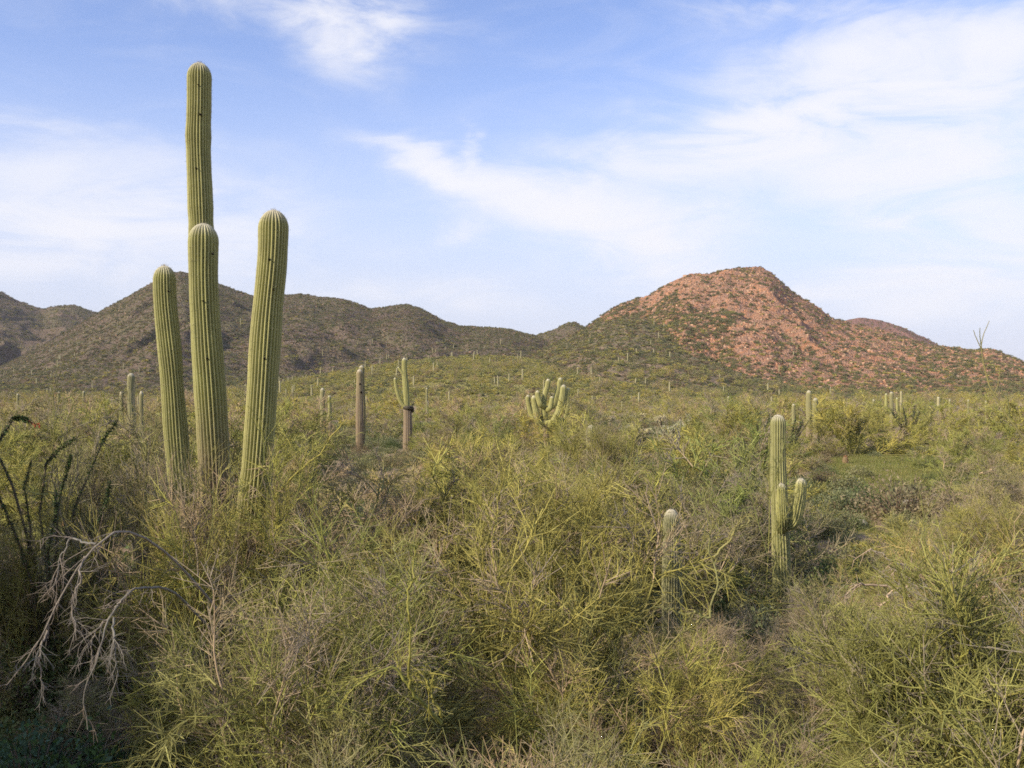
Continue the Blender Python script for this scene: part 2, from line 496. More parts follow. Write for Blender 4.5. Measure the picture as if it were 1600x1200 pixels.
def palo_verde_meshes(seed, H, spread, limbs=9, n2=9, n3=9, n4=7, n5=2, rk=1.0, dead=0.22, elev=(8, 82), upright=0.0, greens=GREENS, lk=1.0):
    rng = np.random.default_rng(seed)
    az = np.linspace(0, 2 * math.pi, limbs, endpoint=False) + rng.uniform(-.35, .35, limbs)
    el = np.radians(rng.uniform(elev[0], elev[1], limbs))
    d = np.stack([np.cos(az) * np.cos(el) * spread, np.sin(az) * np.cos(el) * spread, np.sin(el)], -1)
    reach = np.linalg.norm(d, axis=1)
    p = np.stack([np.cos(az) * 0.08, np.sin(az) * 0.08, np.full(limbs, -0.05)], -1)
    L1 = walk(p, norm(d), H * reach * rng.uniform(.72, .98, limbs), 8, 0.16, 0.035 + upright, rng)
    L2, i2 = grow(L1, n2, .22, 1.0, .30 * H, .55 * H, 22, 58, 5, 0.13, 0.03 + upright, rng)
    L3, i3 = grow(L2, n3, .12, 1.0, .26, .68, 22, 60, 3, 0.10, 0.03 + upright, rng)
    L4, i4 = grow(L3, n4, .05, 1.0, .14 * lk, .48 * lk, 25, 62, 2, 0.05, 0.01, rng)
    L5, i5 = grow(L4, n5, .1, .95, .06 * lk, .20 * lk, 32, 65, 1, 0.0, 0.0, rng)
    isd2 = rng.random(len(L2)) < dead * 0.6
    isd3 = isd2[i3] | (rng.random(len(L3)) < dead * 0.55)
    g2 = greens[rng.integers(0, len(greens), len(L2))]
    dd = DEADS[rng.integers(0, len(DEADS), len(L3))]
    g3 = g2[i3] * rng.uniform(.65, 1.4, (len(L3), 1))
    c3 = np.where(isd3[:, None], dd, g3)
    c4 = c3[i4] * rng.uniform(.75, 1.25, (len(L4), 1))
    c5 = c4[i5] * rng.uniform(.8, 1.2, (len(L5), 1))
    c2 = np.where(isd2[:, None], DEADS[0], g2 * 0.95)
    w = Sticks()
    w.poly(L1, .028 * H / 2.6 * rk ** .3, .011, np.array([(0.17, 0.165, 0.055)]) * rng.uniform(.7, 1.15, (limbs, 1)))
    w.poly(L2, .0115 * rk ** .5, .0055, c2)
    t = Sticks()
    t.poly(L3, .0066 * rk, .0046 * rk, c3); t.poly(L4, .0048 * rk, .0028 * rk, c4)
    if n5: t.poly(L5, .0033 * rk, .0016 * rk, c5)
    return w.mesh('palo_verde_wood', M_BARK, 6), t.mesh('palo_verde_twigs', M_TWIG, 3)


def place_bush(name, wood, twigs, loc, rz, sc, label, cat, group=None):
    o = empty(name, loc, rz); o.scale = (sc, sc, sc) if np.isscalar(sc) else sc
    add('trunk', wood, o)
    tag(add('crown', twigs, o), kind='stuff')
    tag(o, label, cat, group)
    return o


PV = [palo_verde_meshes(100 + i, 2.7, 1.0 + 0.08 * i, limbs=11, n2=9, n3=8, n4=5, n5=2, dead=(.3, .5, .25, .4)[i], greens=GREENS * np.array(((1.1, 1.0, .9), (1.0, .92, 1.1), (.95, .93, .85), (1.12, 1.0, 1.0)))[i]) for i in range(4)]
PV_NEAR = [palo_verde_meshes(200 + i, 2.7, 1.05, limbs=11, n2=9, n3=8, n4=6, n5=2, rk=.98, dead=(.2, .36, .28)[i], lk=1.35, greens=GREENS * np.array(((1.06, 1.05, .88), (1.04, .98, 1.1), (.96, .98, .86)))[i]) for i in range(3)]
PV_FAR = [palo_verde_meshes(220 + i, 3.0, 1.1, limbs=9, n2=7, n3=6, n4=4, n5=0, rk=3.0, dead=(.1, .4, .2)[i], greens=GREENS * np.array(((1.2, 1.12, .85), (1.0, .92, 1.05), (.95, .98, .8)))[i]) for i in range(3)]
PV_UP = palo_verde_meshes(140, 2.9, 0.75, limbs=10, n2=8, n3=7, n4=5, n5=2, dead=.12, rk=1.05, lk=1.2, elev=(35, 85), upright=0.07,
                          greens=np.array([(0.275, 0.255, 0.07), (0.315, 0.285, 0.085), (0.24, 0.22, 0.065)]))
PV_DEAD = palo_verde_meshes(150, 1.6, 1.2, limbs=9, n2=9, n3=8, n4=6, n5=2, dead=.8)
PV_MID = [palo_verde_meshes(170 + i, 3.0, 1.1, limbs=10, n2=8, n3=8, n4=5, n5=0, rk=1.9, dead=(.12, .4, .2)[i], greens=GREENS * np.array(((1.1, 1.06, .85), (.98, .9, 1.05), (.88, .95, .8)))[i]) for i in range(3)]


def ground_at(px, d):
    x = (px - 800) / F_PX * d
    return (x, d, float(surf_z(x, d)) - 0.03)


# (mesh, photo x, depth, scale, rotation, label) - the palo verdes one can point to in front
near = [
    (0, 405, 12.4, (.76, 1.0, 1.2), 0.0, 'dense green palo verde in front of the base of the tall four-stemmed saguaro'),
    (1, 190, 14.4, (.58, .8, 1.36), 0.0, 'palo verde left of the tall saguaro behind the drooping grey dead limbs'),
    (2, 500, 8.9, (.72, .9, .86), 0.0, 'low tangled palo verde at the lower left beside the dark hollow'),
    (3, 640, 10.4, 0.98, 0.9, 'broad palo verde in the lower centre with a bright forked green limb'),
    ('up', 850, 11.4, 1.06, 0.0, 'upright bright green palo verde in the centre, its sprigs standing tallest'),
    (1, 700, 7.4, 0.70, 4.0, 'nearest low palo verde along the bottom edge of the picture'),
    (0, 975, 9.0, 0.66, 5.1, 'yellow-green palo verde below and left of the short armless saguaro'),
    (2, 1110, 11.2, 0.54, 0.4, 'low palo verde with bare yellow limbs between the two young saguaros'),
    (3, 1150, 7.6, 0.60, 2.9, 'green palo verde at the bottom edge right of centre'),
    ('up', 1440, 8.8, 0.78, 2.4, 'palo verde with long upright green wands in the lower right corner'),
    ('up', 1640, 8.0, 0.98, 1.1, 'palo verde cut by the right edge of the picture'),
    (2, -110, 14.5, 0.80, 3.3, 'shaded palo verde cut by the left edge of the picture'),
    (1, 505, 15.5, 1.02, 5.5, 'palo verde with pale dead twigs right of the tall saguaro'),
    (3, 1560, 13.0, 0.86, 5.5, 'grey-green palo verde right of the fallen dead branches'),
    (0, 930, 15.5, 1.06, 2.0, 'palo verde with tall tan sprigs behind the upright bright green one'),
    (2, 700, 17.0, 1.00, 1.2, 'rounded olive palo verde in the centre below the broken-armed saguaro'),
]
near += [(3, 290, 13.4, (.45, .55, 1.12), 0.0, 'narrow palo verde between the left and front stems of the tall saguaro'),
         (2, 40, 12.9, (.6, .6, .80), 0.0, 'shaded palo verde tangled with the dark leafy ocotillo at the left'),
         (1, 1330, 12.8, .56, 1.0, 'low tan palo verde right of the foot of the young two-armed saguaro'),
         (2, 1415, 15.5, .62, 2.0, 'low olive palo verde in the middle of the right-hand brush'),
         (0, 1545, 18.0, .72, 3.0, 'olive palo verde near the right edge below the tan twig pile'),
         (3, 1500, 10.8, .62, 4.0, 'grey-brown palo verde behind the upright wands of the lower right corner'),
         (1, 1620, 22.0, .8, 5.0, 'palo verde at the right edge below the tall bare sprig'),
         (1, 1120, 19.0, .85, 5.0, 'round brownish palo verde behind the short armless saguaro'),
         (3, 1030, 22.0, .9, 2.0, 'tall olive palo verde left behind the short armless saguaro'),
         (0, 930, 28.5, (.85, .85, 1.06), 0.0, 'palo verde hiding all but the tip of a small saguaro')]
for (k, px, d, sc, rz, lab) in near:
    w, t = PV_UP if k == 'up' else PV_NEAR[k % 3] if d < 12.5 else PV[k]
    place_bush('palo_verde', w, t, ground_at(px, d), rz, sc, lab, 'palo verde')
for (px, d, sc, rz, lab) in [(800, 7.0, 0.75, 0, 'tangle of grey dead twigs at the bottom centre edge'),
                             (1085, 9.8, 0.5, 2, 'flattened heap of dead tan twigs in front of the short saguaro'),
                             (150, 10.6, 0.5, 1, 'grey dead shrub below the drooping dead limbs at the lower left'),
                             (1370, 11.5, 0.85, 3, 'brown dead shrub around the fallen branches at the right'),
                             (1320, 14.5, 0.55, 4, 'dry brown shrub right of the saguaro with two small arms')]:
    place_bush('dead_shrub', *PV_DEAD, ground_at(px, d), rz, sc, lab, 'dead shrub')

# middle ground: individuals out to about 150 m
r = np.random.default_rng(5)
spots = []
for d in np.concatenate([r.uniform(18, 40, 46), r.uniform(40, 80, 74), r.uniform(80, 170, 90)]):
    for _ in range(40):
        px = r.uniform(-60, 1660)
        x = (px - 800) / F_PX * d
        if px < 240 and d < 24: continue
        if px > 1150 and d < 62: continue                       # the open wash
        if 535 < px < 675 and d < 40: continue
        if 480 < px < 535 and d < 45: continue
        if 500 < px < 680 and 40 < d < 66: continue             # the clear ground round the two saguaros
        if 820 < px < 900 and 40 < d < 62: continue
        if 940 < px < 1110 and 28 < d < 85: continue            # the cholla patch
        if all((x - a) ** 2 + (d - b) ** 2 > (1.7 + d * 0.012) ** 2 for a, b in spots):
            spots.append((x, d)); break
for (x, d) in spots:
    w, t = PV_MID[r.integers(0, 3)]
    sc = r.uniform(.55, 1.12) * (1.0 if d > 35 else 0.9)
    z = float(surf_z(x, d)) - .03
    zp = 800 + F_PX * x / d
    zone = [z_ for lim, z_ in ((240, 'left of the tall saguaro'), (540, 'between the tall saguaro and the straight pole'), (680, 'around the two pole saguaros'), (830, 'left of the many-armed saguaro'), (960, 'around the many-armed saguaro'), (1200, 'between the many-armed and young saguaros'), (9999, 'right of the young two-armed saguaro')) if zp < lim][0]
    if d < 60:
        place_bush('palo_verde', w, t, (x, d, z), r.uniform(0, 6.28), (sc * r.uniform(.95, 1.3), sc * 1.1, sc),
                   ('olive' if d < 36 else 'smaller hazy olive') + ' middle-ground palo verde ' + zone, 'palo verde', 'middle ground palo verdes ' + zone)
    else:
        o = add('palo_verde', PV_FAR[r.integers(0, 3)][1]); o.location = (x, d, z); o.rotation_euler = (0, 0, r.uniform(0, 6.28)); o.scale = (sc * 1.25, sc * 1.25, sc * 1.05)
        tag(o, 'small palo verde on the far plain ' + zone, 'palo verde', 'far plain palo verdes ' + zone)
for k, (px, d) in enumerate([(1480, 21), (1585, 25), (1520, 30), (1640, 33), (1560, 38), (1500, 44), (1600, 47), (1240, 40), (1545, 55), (1450, 62)]):
    sc = .5 + .16 * ((k * 7) % 4) / 3
    place_bush('palo_verde', *PV_MID[k % 3], ground_at(px, d), k * 1.1, (sc * 1.25, sc * 1.25, sc), 'bushy palo verde in the wash at the right' + (', in front of the clearing' if d < 36 else ', beside or behind the clearing'), 'palo verde', 'palo verdes in the wash ' + ('near' if d < 36 else 'far'))
for (px, d, sc) in [(1330, 56, 1.15), (1290, 58, 0.95), (1385, 60, 1.0)]:
    place_bush('palo_verde', *PV_MID[0], ground_at(px, d), px, (sc * 1.3, sc * 1.3, sc), {
        1330: 'large round palo verde behind the grassy clearing at the right', 1290: 'palo verde left of the large round one behind the clearing',
        1385: 'palo verde right of the large round one behind the clearing'}[px], 'palo verde')


# ------------------------------------------------------------------ leafy shrubs
def leaf_mound(seed, n, R, H, leaf, cols, shell=0.55, stems=14, name='leafy_shrub'):
    rng = np.random.default_rng(seed)
    nc = max(8, n // 40)
    cd = norm(rng.normal(0, 1, (nc, 3)) * np.array([1, 1, .8])); cd[:, 2] = np.abs(cd[:, 2])
    cc = cd * rng.uniform(shell, 1.0, (nc, 1)) * np.array([R, R, H])
    k = rng.integers(0, nc, n)
    p = cc[k] + rng.normal(0, 0.15, (n, 3)) * np.array([R, R, H]) * 1.1
    p[:, 2] = np.abs(p[:, 2])
    d = norm(rng.normal(0, 1, (n, 3)) + norm(p) * 0.8 + np.array([0, 0, .5])); a, b = perp(d)
    ph = rng.uniform(0, 6.28, (n, 1)); a, b = a * np.cos(ph) + b * np.sin(ph), 0
    s = leaf * rng.uniform(.6, 1.4, (n, 1))
    v = np.stack([p, p + d * s * .5 + a * s * .26, p + d * s, p + d * s * .5 - a * s * .26], 1)
    c = cols[rng.integers(0, len(cols), nc)][k] * rng.uniform(.7, 1.3, (n, 1))
    q = np.arange(n * 4).reshape(-1, 4)
    leaves = fast_mesh(name + '_leaves', v.reshape(-1, 3), q, np.repeat(c, 4, axis=0), M_LEAF, smooth=False)
    w = Sticks()
    P = walk(np.zeros((nc, 3)), norm(cc + np.array([0, 0, .1])), np.linalg.norm(cc, axis=1), 4, .10, .02, rng)
    w.poly(P, .012 * R / .5, .004, np.array([(0.16, 0.12, 0.09)]) * rng.uniform(.7, 1.3, (nc, 1)))
    return w.mesh(name + '_stems', M_BARK, 4), leaves


GREY = np.array([(0.21, 0.22, 0.11), (0.26, 0.255, 0.135), (0.17, 0.19, 0.08)])
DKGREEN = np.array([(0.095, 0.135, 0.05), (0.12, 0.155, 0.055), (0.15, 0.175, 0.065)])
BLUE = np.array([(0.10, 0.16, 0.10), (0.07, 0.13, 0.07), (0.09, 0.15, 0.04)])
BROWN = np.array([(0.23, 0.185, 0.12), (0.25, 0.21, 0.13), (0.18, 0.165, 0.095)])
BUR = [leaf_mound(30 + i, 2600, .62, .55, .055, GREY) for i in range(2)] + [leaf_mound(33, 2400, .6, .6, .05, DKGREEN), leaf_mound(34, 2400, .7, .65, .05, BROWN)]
FARC = (np.array([(0.20, 0.20, 0.10), (0.24, 0.225, 0.115), (0.17, 0.175, 0.08)]), np.array([(0.125, 0.135, 0.065), (0.15, 0.155, 0.07)]), np.array([(0.25, 0.19, 0.125), (0.215, 0.165, 0.105)]), np.array([(0.34, 0.315, 0.10), (0.39, 0.35, 0.11)]))
BUR_FAR = [leaf_mound(40 + i, 260, .62, .6, .19, c) for i, c in enumerate(FARC)]
BUR_BLUE = leaf_mound(50, 5200, .75, .6, .05, BLUE)


def place_shrub(m, loc, rz, sc, label, group=None, name='leafy_shrub'):
    o = empty(name, loc, rz); o.scale = (sc, sc, sc)
    add('stems', m[0], o); tag(add('foliage', m[1], o), kind='stuff')
    tag(o, label, 'shrub', group)
    return o


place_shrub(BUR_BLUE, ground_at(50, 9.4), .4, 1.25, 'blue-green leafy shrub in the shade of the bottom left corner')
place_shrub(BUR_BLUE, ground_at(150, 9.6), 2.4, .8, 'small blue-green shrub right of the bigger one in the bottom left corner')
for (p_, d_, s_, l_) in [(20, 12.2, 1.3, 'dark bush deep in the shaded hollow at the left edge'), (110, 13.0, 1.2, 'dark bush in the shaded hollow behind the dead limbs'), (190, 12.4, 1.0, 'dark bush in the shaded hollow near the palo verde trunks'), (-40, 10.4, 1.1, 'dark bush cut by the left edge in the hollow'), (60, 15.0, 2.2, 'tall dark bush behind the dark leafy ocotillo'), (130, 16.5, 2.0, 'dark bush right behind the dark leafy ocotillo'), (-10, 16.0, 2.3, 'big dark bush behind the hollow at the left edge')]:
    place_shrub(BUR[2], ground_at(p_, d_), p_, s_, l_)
place_shrub(BUR[3], ground_at(1405, 29), 1.0, 1.9, 'brown twiggy shrub standing alone in front of the clearing')
place_shrub(BUR[0], ground_at(1322, 37), 1.0, 1.25, 'grey-green round bush in the middle of the grassy clearing')
place_shrub(BUR[2], ground_at(1292, 44), 1.0, .9, 'dark green bush at the left edge of the grassy clearing')
place_shrub(BUR[2], ground_at(1300, 17.5), 2.0, 1.1, 'dark green bush right of the foot of the saguaro with two small arms')
place_shrub(BUR[2], ground_at(1275, 10.0), 2.0, .9, 'dark green bush in the shade at the lower right')
r = np.random.default_rng(8)
sp = []
for d in np.concatenate([r.uniform(13, 24, 44), r.uniform(24, 42, 100), r.uniform(42, 66, 60)]):
    for _ in range(40):
        px = r.uniform(1160, 1680); x = (px - 800) / F_PX * d
        if 1260 < px < 1450 and 34 < d < 54 and r.random() < .75: continue
        if all((x - a) ** 2 + (d - b) ** 2 > .75 ** 2 for a, b in sp):
            sp.append((x, d)); break
for (x, d) in sp:
    kk = r.choice(4, p=[.34, .3, .22, .14])
    where = 'in the near part of the wash at the right' if d < 24 else 'between the near brush and the grassy clearing' if d < 40 else 'around and behind the grassy clearing'
    place_shrub(BUR[kk], (x, d, float(surf_z(x, d)) - .02), r.uniform(0, 6.28), r.uniform(.5, 1.25),
                'low ' + ('grey-green', 'pale grey-green', 'dark green', 'brownish')[kk] + ' shrub ' + where, 'low shrubs ' + where)

# unseen trees added left of the frame to shade the lower left hollow
mt = empty('added_mesquite', (-8.2, 7.5, float(surf_z(-8.2, 7.5)))); tag(mt, 'unseen leafy tree added beyond the left edge for shade, the one nearer the viewer', 'added_mesquite')
mw, ml = leaf_mound(77, 22000, 2.4, 1.8, .17, DKGREEN, shell=.3, name='added_mesquite')
c_ = tag(add('crown', ml, mt), kind='stuff'); c_.location = (0, 0, 2.4)
c_ = add('branches', mw, mt); c_.location = (0, 0, 2.4)
w_ = Sticks(); w_.poly(walk(np.zeros((3, 3)), norm(np.array([(.1, 0, 1), (-.2, .1, 1), (.1, -.25, 1.0)])), np.array([2.8, 2.6, 2.7]), 6, .1, .02, RNG), .13, .06, np.array((.09, .07, .055)))
add('trunk', w_.mesh('added_mesquite_trunk', M_BARK, 8), mt)
m2_ = copy_tree(mt); m2_.location = (-9.9, 11.2, float(surf_z(-9.9, 11.2))); m2_.rotation_euler = (0, 0, 2.0); m2_['label'] = 'unseen leafy tree added beyond the left edge for shade, the one farther from the viewer'; m2_.scale = (1.08,) * 3

# ------------------------------------------------------------------ cover that nobody could count
def scatter(name, protos, P, rz, sc, idx, label):
    """one object: the prototypes stand on the points P"""
    me = bpy.data.meshes.new(name); me.vertices.add(len(P)); me.vertices.foreach_set('co', np.asarray(P, np.float32).ravel())
    a = me.attributes.new('rot', 'FLOAT_VECTOR', 'POINT'); rot = np.zeros((len(P), 3), np.float32); rot[:, 2] = rz; a.data.foreach_set('vector', rot.ravel())
    a = me.attributes.new('siz', 'FLOAT_VECTOR', 'POINT'); a.data.foreach_set('vector', np.asarray(sc, np.float32).ravel())
    a = me.attributes.new('pick', 'INT', 'POINT'); a.data.foreach_set('value', np.asarray(idx, np.int32))
    me.update()
    o = add(name, me)
    col = bpy.data.collections.new(name + '_kinds')
    for i, pm in enumerate(protos):
        po = bpy.data.objects.new('%s_kind_%d' % (name, i), pm); col.objects.link(po)
    g = bpy.data.node_groups.new(name, 'GeometryNodeTree')
    g.interface.new_socket('Geometry', in_out='INPUT', socket_type='NodeSocketGeometry')
    g.interface.new_socket('Geometry', in_out='OUTPUT', socket_type='NodeSocketGeometry')
    n = g.nodes; gi = n.new('NodeGroupInput'); go = n.new('NodeGroupOutput')
    iop = n.new('GeometryNodeInstanceOnPoints'); ci = n.new('GeometryNodeCollectionInfo')
    ci.inputs['Collection'].default_value = col; ci.inputs['Separate Children'].default_value = True; ci.inputs['Reset Children'].default_value = True
    def named(t, nm):
        k = n.new('GeometryNodeInputNamedAttribute'); k.data_type = t; k.inputs['Name'].default_value = nm
        return k.outputs['Attribute']
    L = g.links
    L.new(gi.outputs[0], iop.inputs['Points']); L.new(ci.outputs[0], iop.inputs['Instance'])
    iop.inputs['Pick Instance'].default_value = True
    L.new(named('INT', 'pick'), iop.inputs['Instance Index'])
    L.new(named('FLOAT_VECTOR', 'rot'), iop.inputs['Rotation']); L.new(named('FLOAT_VECTOR', 'siz'), iop.inputs['Scale'])
    L.new(iop.outputs[0], go.inputs[0])
    md = o.modifiers.new('scatter', 'NODES'); md.node_group = g
    tag(o, label, None, None, 'stuff')
    return o


def hill_points(hl, n, rng, vmin=0.0, vpow=0.8, u0=None, u1=None, vmax=1.02):
    u = rng.uniform(hl.u[0] if u0 is None else u0, hl.u[-1] if u1 is None else u1, n)
    t = vmin + (vmax - vmin) * rng.random(n) ** vpow
    Y = hl.foot + (hl.R(u) - hl.foot) * t
    return np.stack([u * Y, Y, hl.h(u, Y) - .15], -1)


def scat(name, protos, P, s0, s1, probs, label, rng, flat=0.8):
    n = len(P); s = rng.uniform(s0, s1, n)[:, None] * np.array([1, 1, flat]) * rng.uniform(.8, 1.2, (n, 3))
    scatter(name, protos, P, rng.uniform(0, 6.28, n), s, rng.choice(len(protos), n, p=probs), label)


far_kinds = [m[1] for m in BUR_FAR]
r = np.random.default_rng(21)
scat('shrub_cover_dark_range', far_kinds, hill_points(HILLS['main'], 42000, r), 1.0, 2.6, [.25, .33, .37, .05], 'dark green shrubs covering the long brown mountain range', r)
scat('shrub_cover_far_ridge', far_kinds, hill_points(HILLS['far_left'], 9000, r), 1.5, 4.0, [.25, .5, .15, .1], 'shrubs covering the far left ridge', r)
scat('shrub_cover_saddle', far_kinds, hill_points(HILLS['saddle'], 9000, r), 1.2, 3.0, [.25, .4, .15, .2], 'shrubs on the knoll between the mountains', r)
scat('shrub_cover_red_mountain', far_kinds, hill_points(HILLS['red'], 6500, r, 0.0), 1.2, 3.8, [.45, .25, .2, .1], 'scattered shrubs on the red mountain', r)
PX = lambda p: (p - 800) / F_PX
scat('shrub_cover_red_mountain_left_flank', far_kinds, np.concatenate([hill_points(HILLS['red'], 3000, r, 0.2, 0.8, PX(860), PX(1000)), hill_points(HILLS['red'], 1500, r, 0.2, 1.0, PX(980), PX(1060), .85), hill_points(HILLS['red'], 1200, r, 0.2, 1.0, PX(1040), PX(1150), .62), hill_points(HILLS['red'], 2600, r, 0.0, 1.6, PX(1400), PX(1800)), hill_points(HILLS['red'], 5000, r, 0.0, 3.2)]), 1.2, 3.4, [.45, .15, .25, .15], 'green brown shrubs thickening on the flanks of the red mountain', r)
scat('shrub_cover_far_right', far_kinds, hill_points(HILLS['far_right'], 1800, r), 1.5, 3.5, [.3, .4, .2, .1], 'shrubs on the purple ridge behind the red mountain', r)
scat('shrub_cover_spur', far_kinds, hill_points(HILLS['spur'], 11000, r), 1.0, 3.0, [.42, .12, .28, .18], 'dense green shrubs on the spur below the red mountain', r)
scat('shrub_cover_low_hill', far_kinds, hill_points(HILLS['low'], 9000, r), .9, 2.6, [.25, .02, .15, .58], 'shrubs covering the low olive hill', r)


def boulder(seed, cols):
    rng = np.random.default_rng(seed)
    v = np.array([(x, y, z) for x in (-1, 1) for y in (-1, 1) for z in (-1, 1)], float) * rng.uniform(.55, 1.1, (8, 3)) * np.array((.6, .55, .5))
    f = np.array([(0, 1, 3, 2), (4, 6, 7, 5), (0, 4, 5, 1), (2, 3, 7, 6), (0, 2, 6, 4), (1, 5, 7, 3)])
    return fast_mesh('boulder', v, f, np.tile(cols, (8, 1)), M_STONE, smooth=False)


RB = [boulder(i, c) for i, c in enumerate(((.44, .27, .18), (.38, .20, .125), (.48, .34, .245), (.26, .155, .12), (.41, .235, .145)))]
scat('outcrops_of_the_red_mountain', RB, hill_points(HILLS['red'], 500, r, 0.3), 1.6, 3.4, [.25, .25, .1, .2, .2], 'reddish rock outcrops on the red mountain', r, 0.7)
scat('boulders_of_the_red_mountain', RB, hill_points(HILLS['red'], 20000, r, 0.0), .4, 1.7, [.25, .22, .2, .13, .2], 'reddish boulders strewn over the red mountain', r, 0.9)
scat('boulders_of_the_dark_range', [boulder(9, (.27, .19, .14)), boulder(10, (.21, .15, .11))], hill_points(HILLS['main'], 2500, r, 0.3), .5, 1.8, [.5, .5], 'brown boulders strewn over the dark range', r, 0.9)


def plain_points(n, d0, d1, rng, px0=-150, px1=1750):
    d = np.sqrt(rng.uniform(d0 ** 2, d1 ** 2, n)); x = (rng.uniform(px0, px1, n) - 800) / F_PX * d
    return np.stack([x, d, surf_z(x, d) - .05], -1)


scat('brush_at_the_foot_of_the_hills', far_kinds, np.concatenate([hill_points(HILLS['main'], 4500, r, 0.0, 2.0, None, None, .4), hill_points(HILLS['red'], 2500, r, 0.0, 2.0, None, None, .3), hill_points(HILLS['far_left'], 500, r, 0.0, 2.0, None, None, .3)]), 1.2, 3.0, [.3, .05, .15, .5], 'olive brush climbing from the plain onto the lower slopes', r, 0.8)
scat('brush_of_the_far_plain', [m[1] for m in PV_FAR] + far_kinds, plain_points(1700, 150, 560, r), .7, 1.5, [.22, .22, .2, .14, .05, .08, .09], 'olive brush filling the far plain below the hills', r, 0.9)
UP_ = plain_points(2600, 11, 130, r, -100, 1150); UP_ = UP_[~((UP_[:, 1] < 14) & (800 + F_PX * UP_[:, 0] / UP_[:, 1] < 330))]
scat('undergrowth', [m[1] for m in BUR], UP_, .5, 1.3, [.35, .3, .15, .2], 'low undergrowth between the palo verdes', r)


def tuft(seed, n, h, cols):
    rng = np.random.default_rng(seed)
    p = np.concatenate([rng.normal(0, .16, (n, 2)), np.zeros((n, 1))], 1)
    d = norm(np.concatenate([rng.normal(0, .45, (n, 2)), np.ones((n, 1))], 1)); a, _ = perp(d)
    L = h * rng.uniform(.5, 1.2, (n, 1))
    v = np.stack([p - a * .006, p + a * .006, p + d * L], 1)
    c = cols[rng.integers(0, len(cols), n)]
    return fast_mesh('grass_tuft', v.reshape(-1, 3), np.arange(n * 3).reshape(-1, 3), np.repeat(c, 3, axis=0), M_LEAF, smooth=False)


GRASS = np.array([(0.19, 0.21, 0.05), (0.24, 0.24, 0.07), (0.14, 0.17, 0.045), (0.32, 0.27, 0.13)])
tufts = [tuft(60 + i, 160, .2, GRASS) for i in range(3)]
scat('grass', tufts, np.concatenate([plain_points(4200, 34, 58, r, 1220, 1500), plain_points(5000, 9, 45, r, -50, 1700)]), .6, 1.5, [.4, .3, .3], 'bright spring grass on the ground of the wash', r, 0.8)


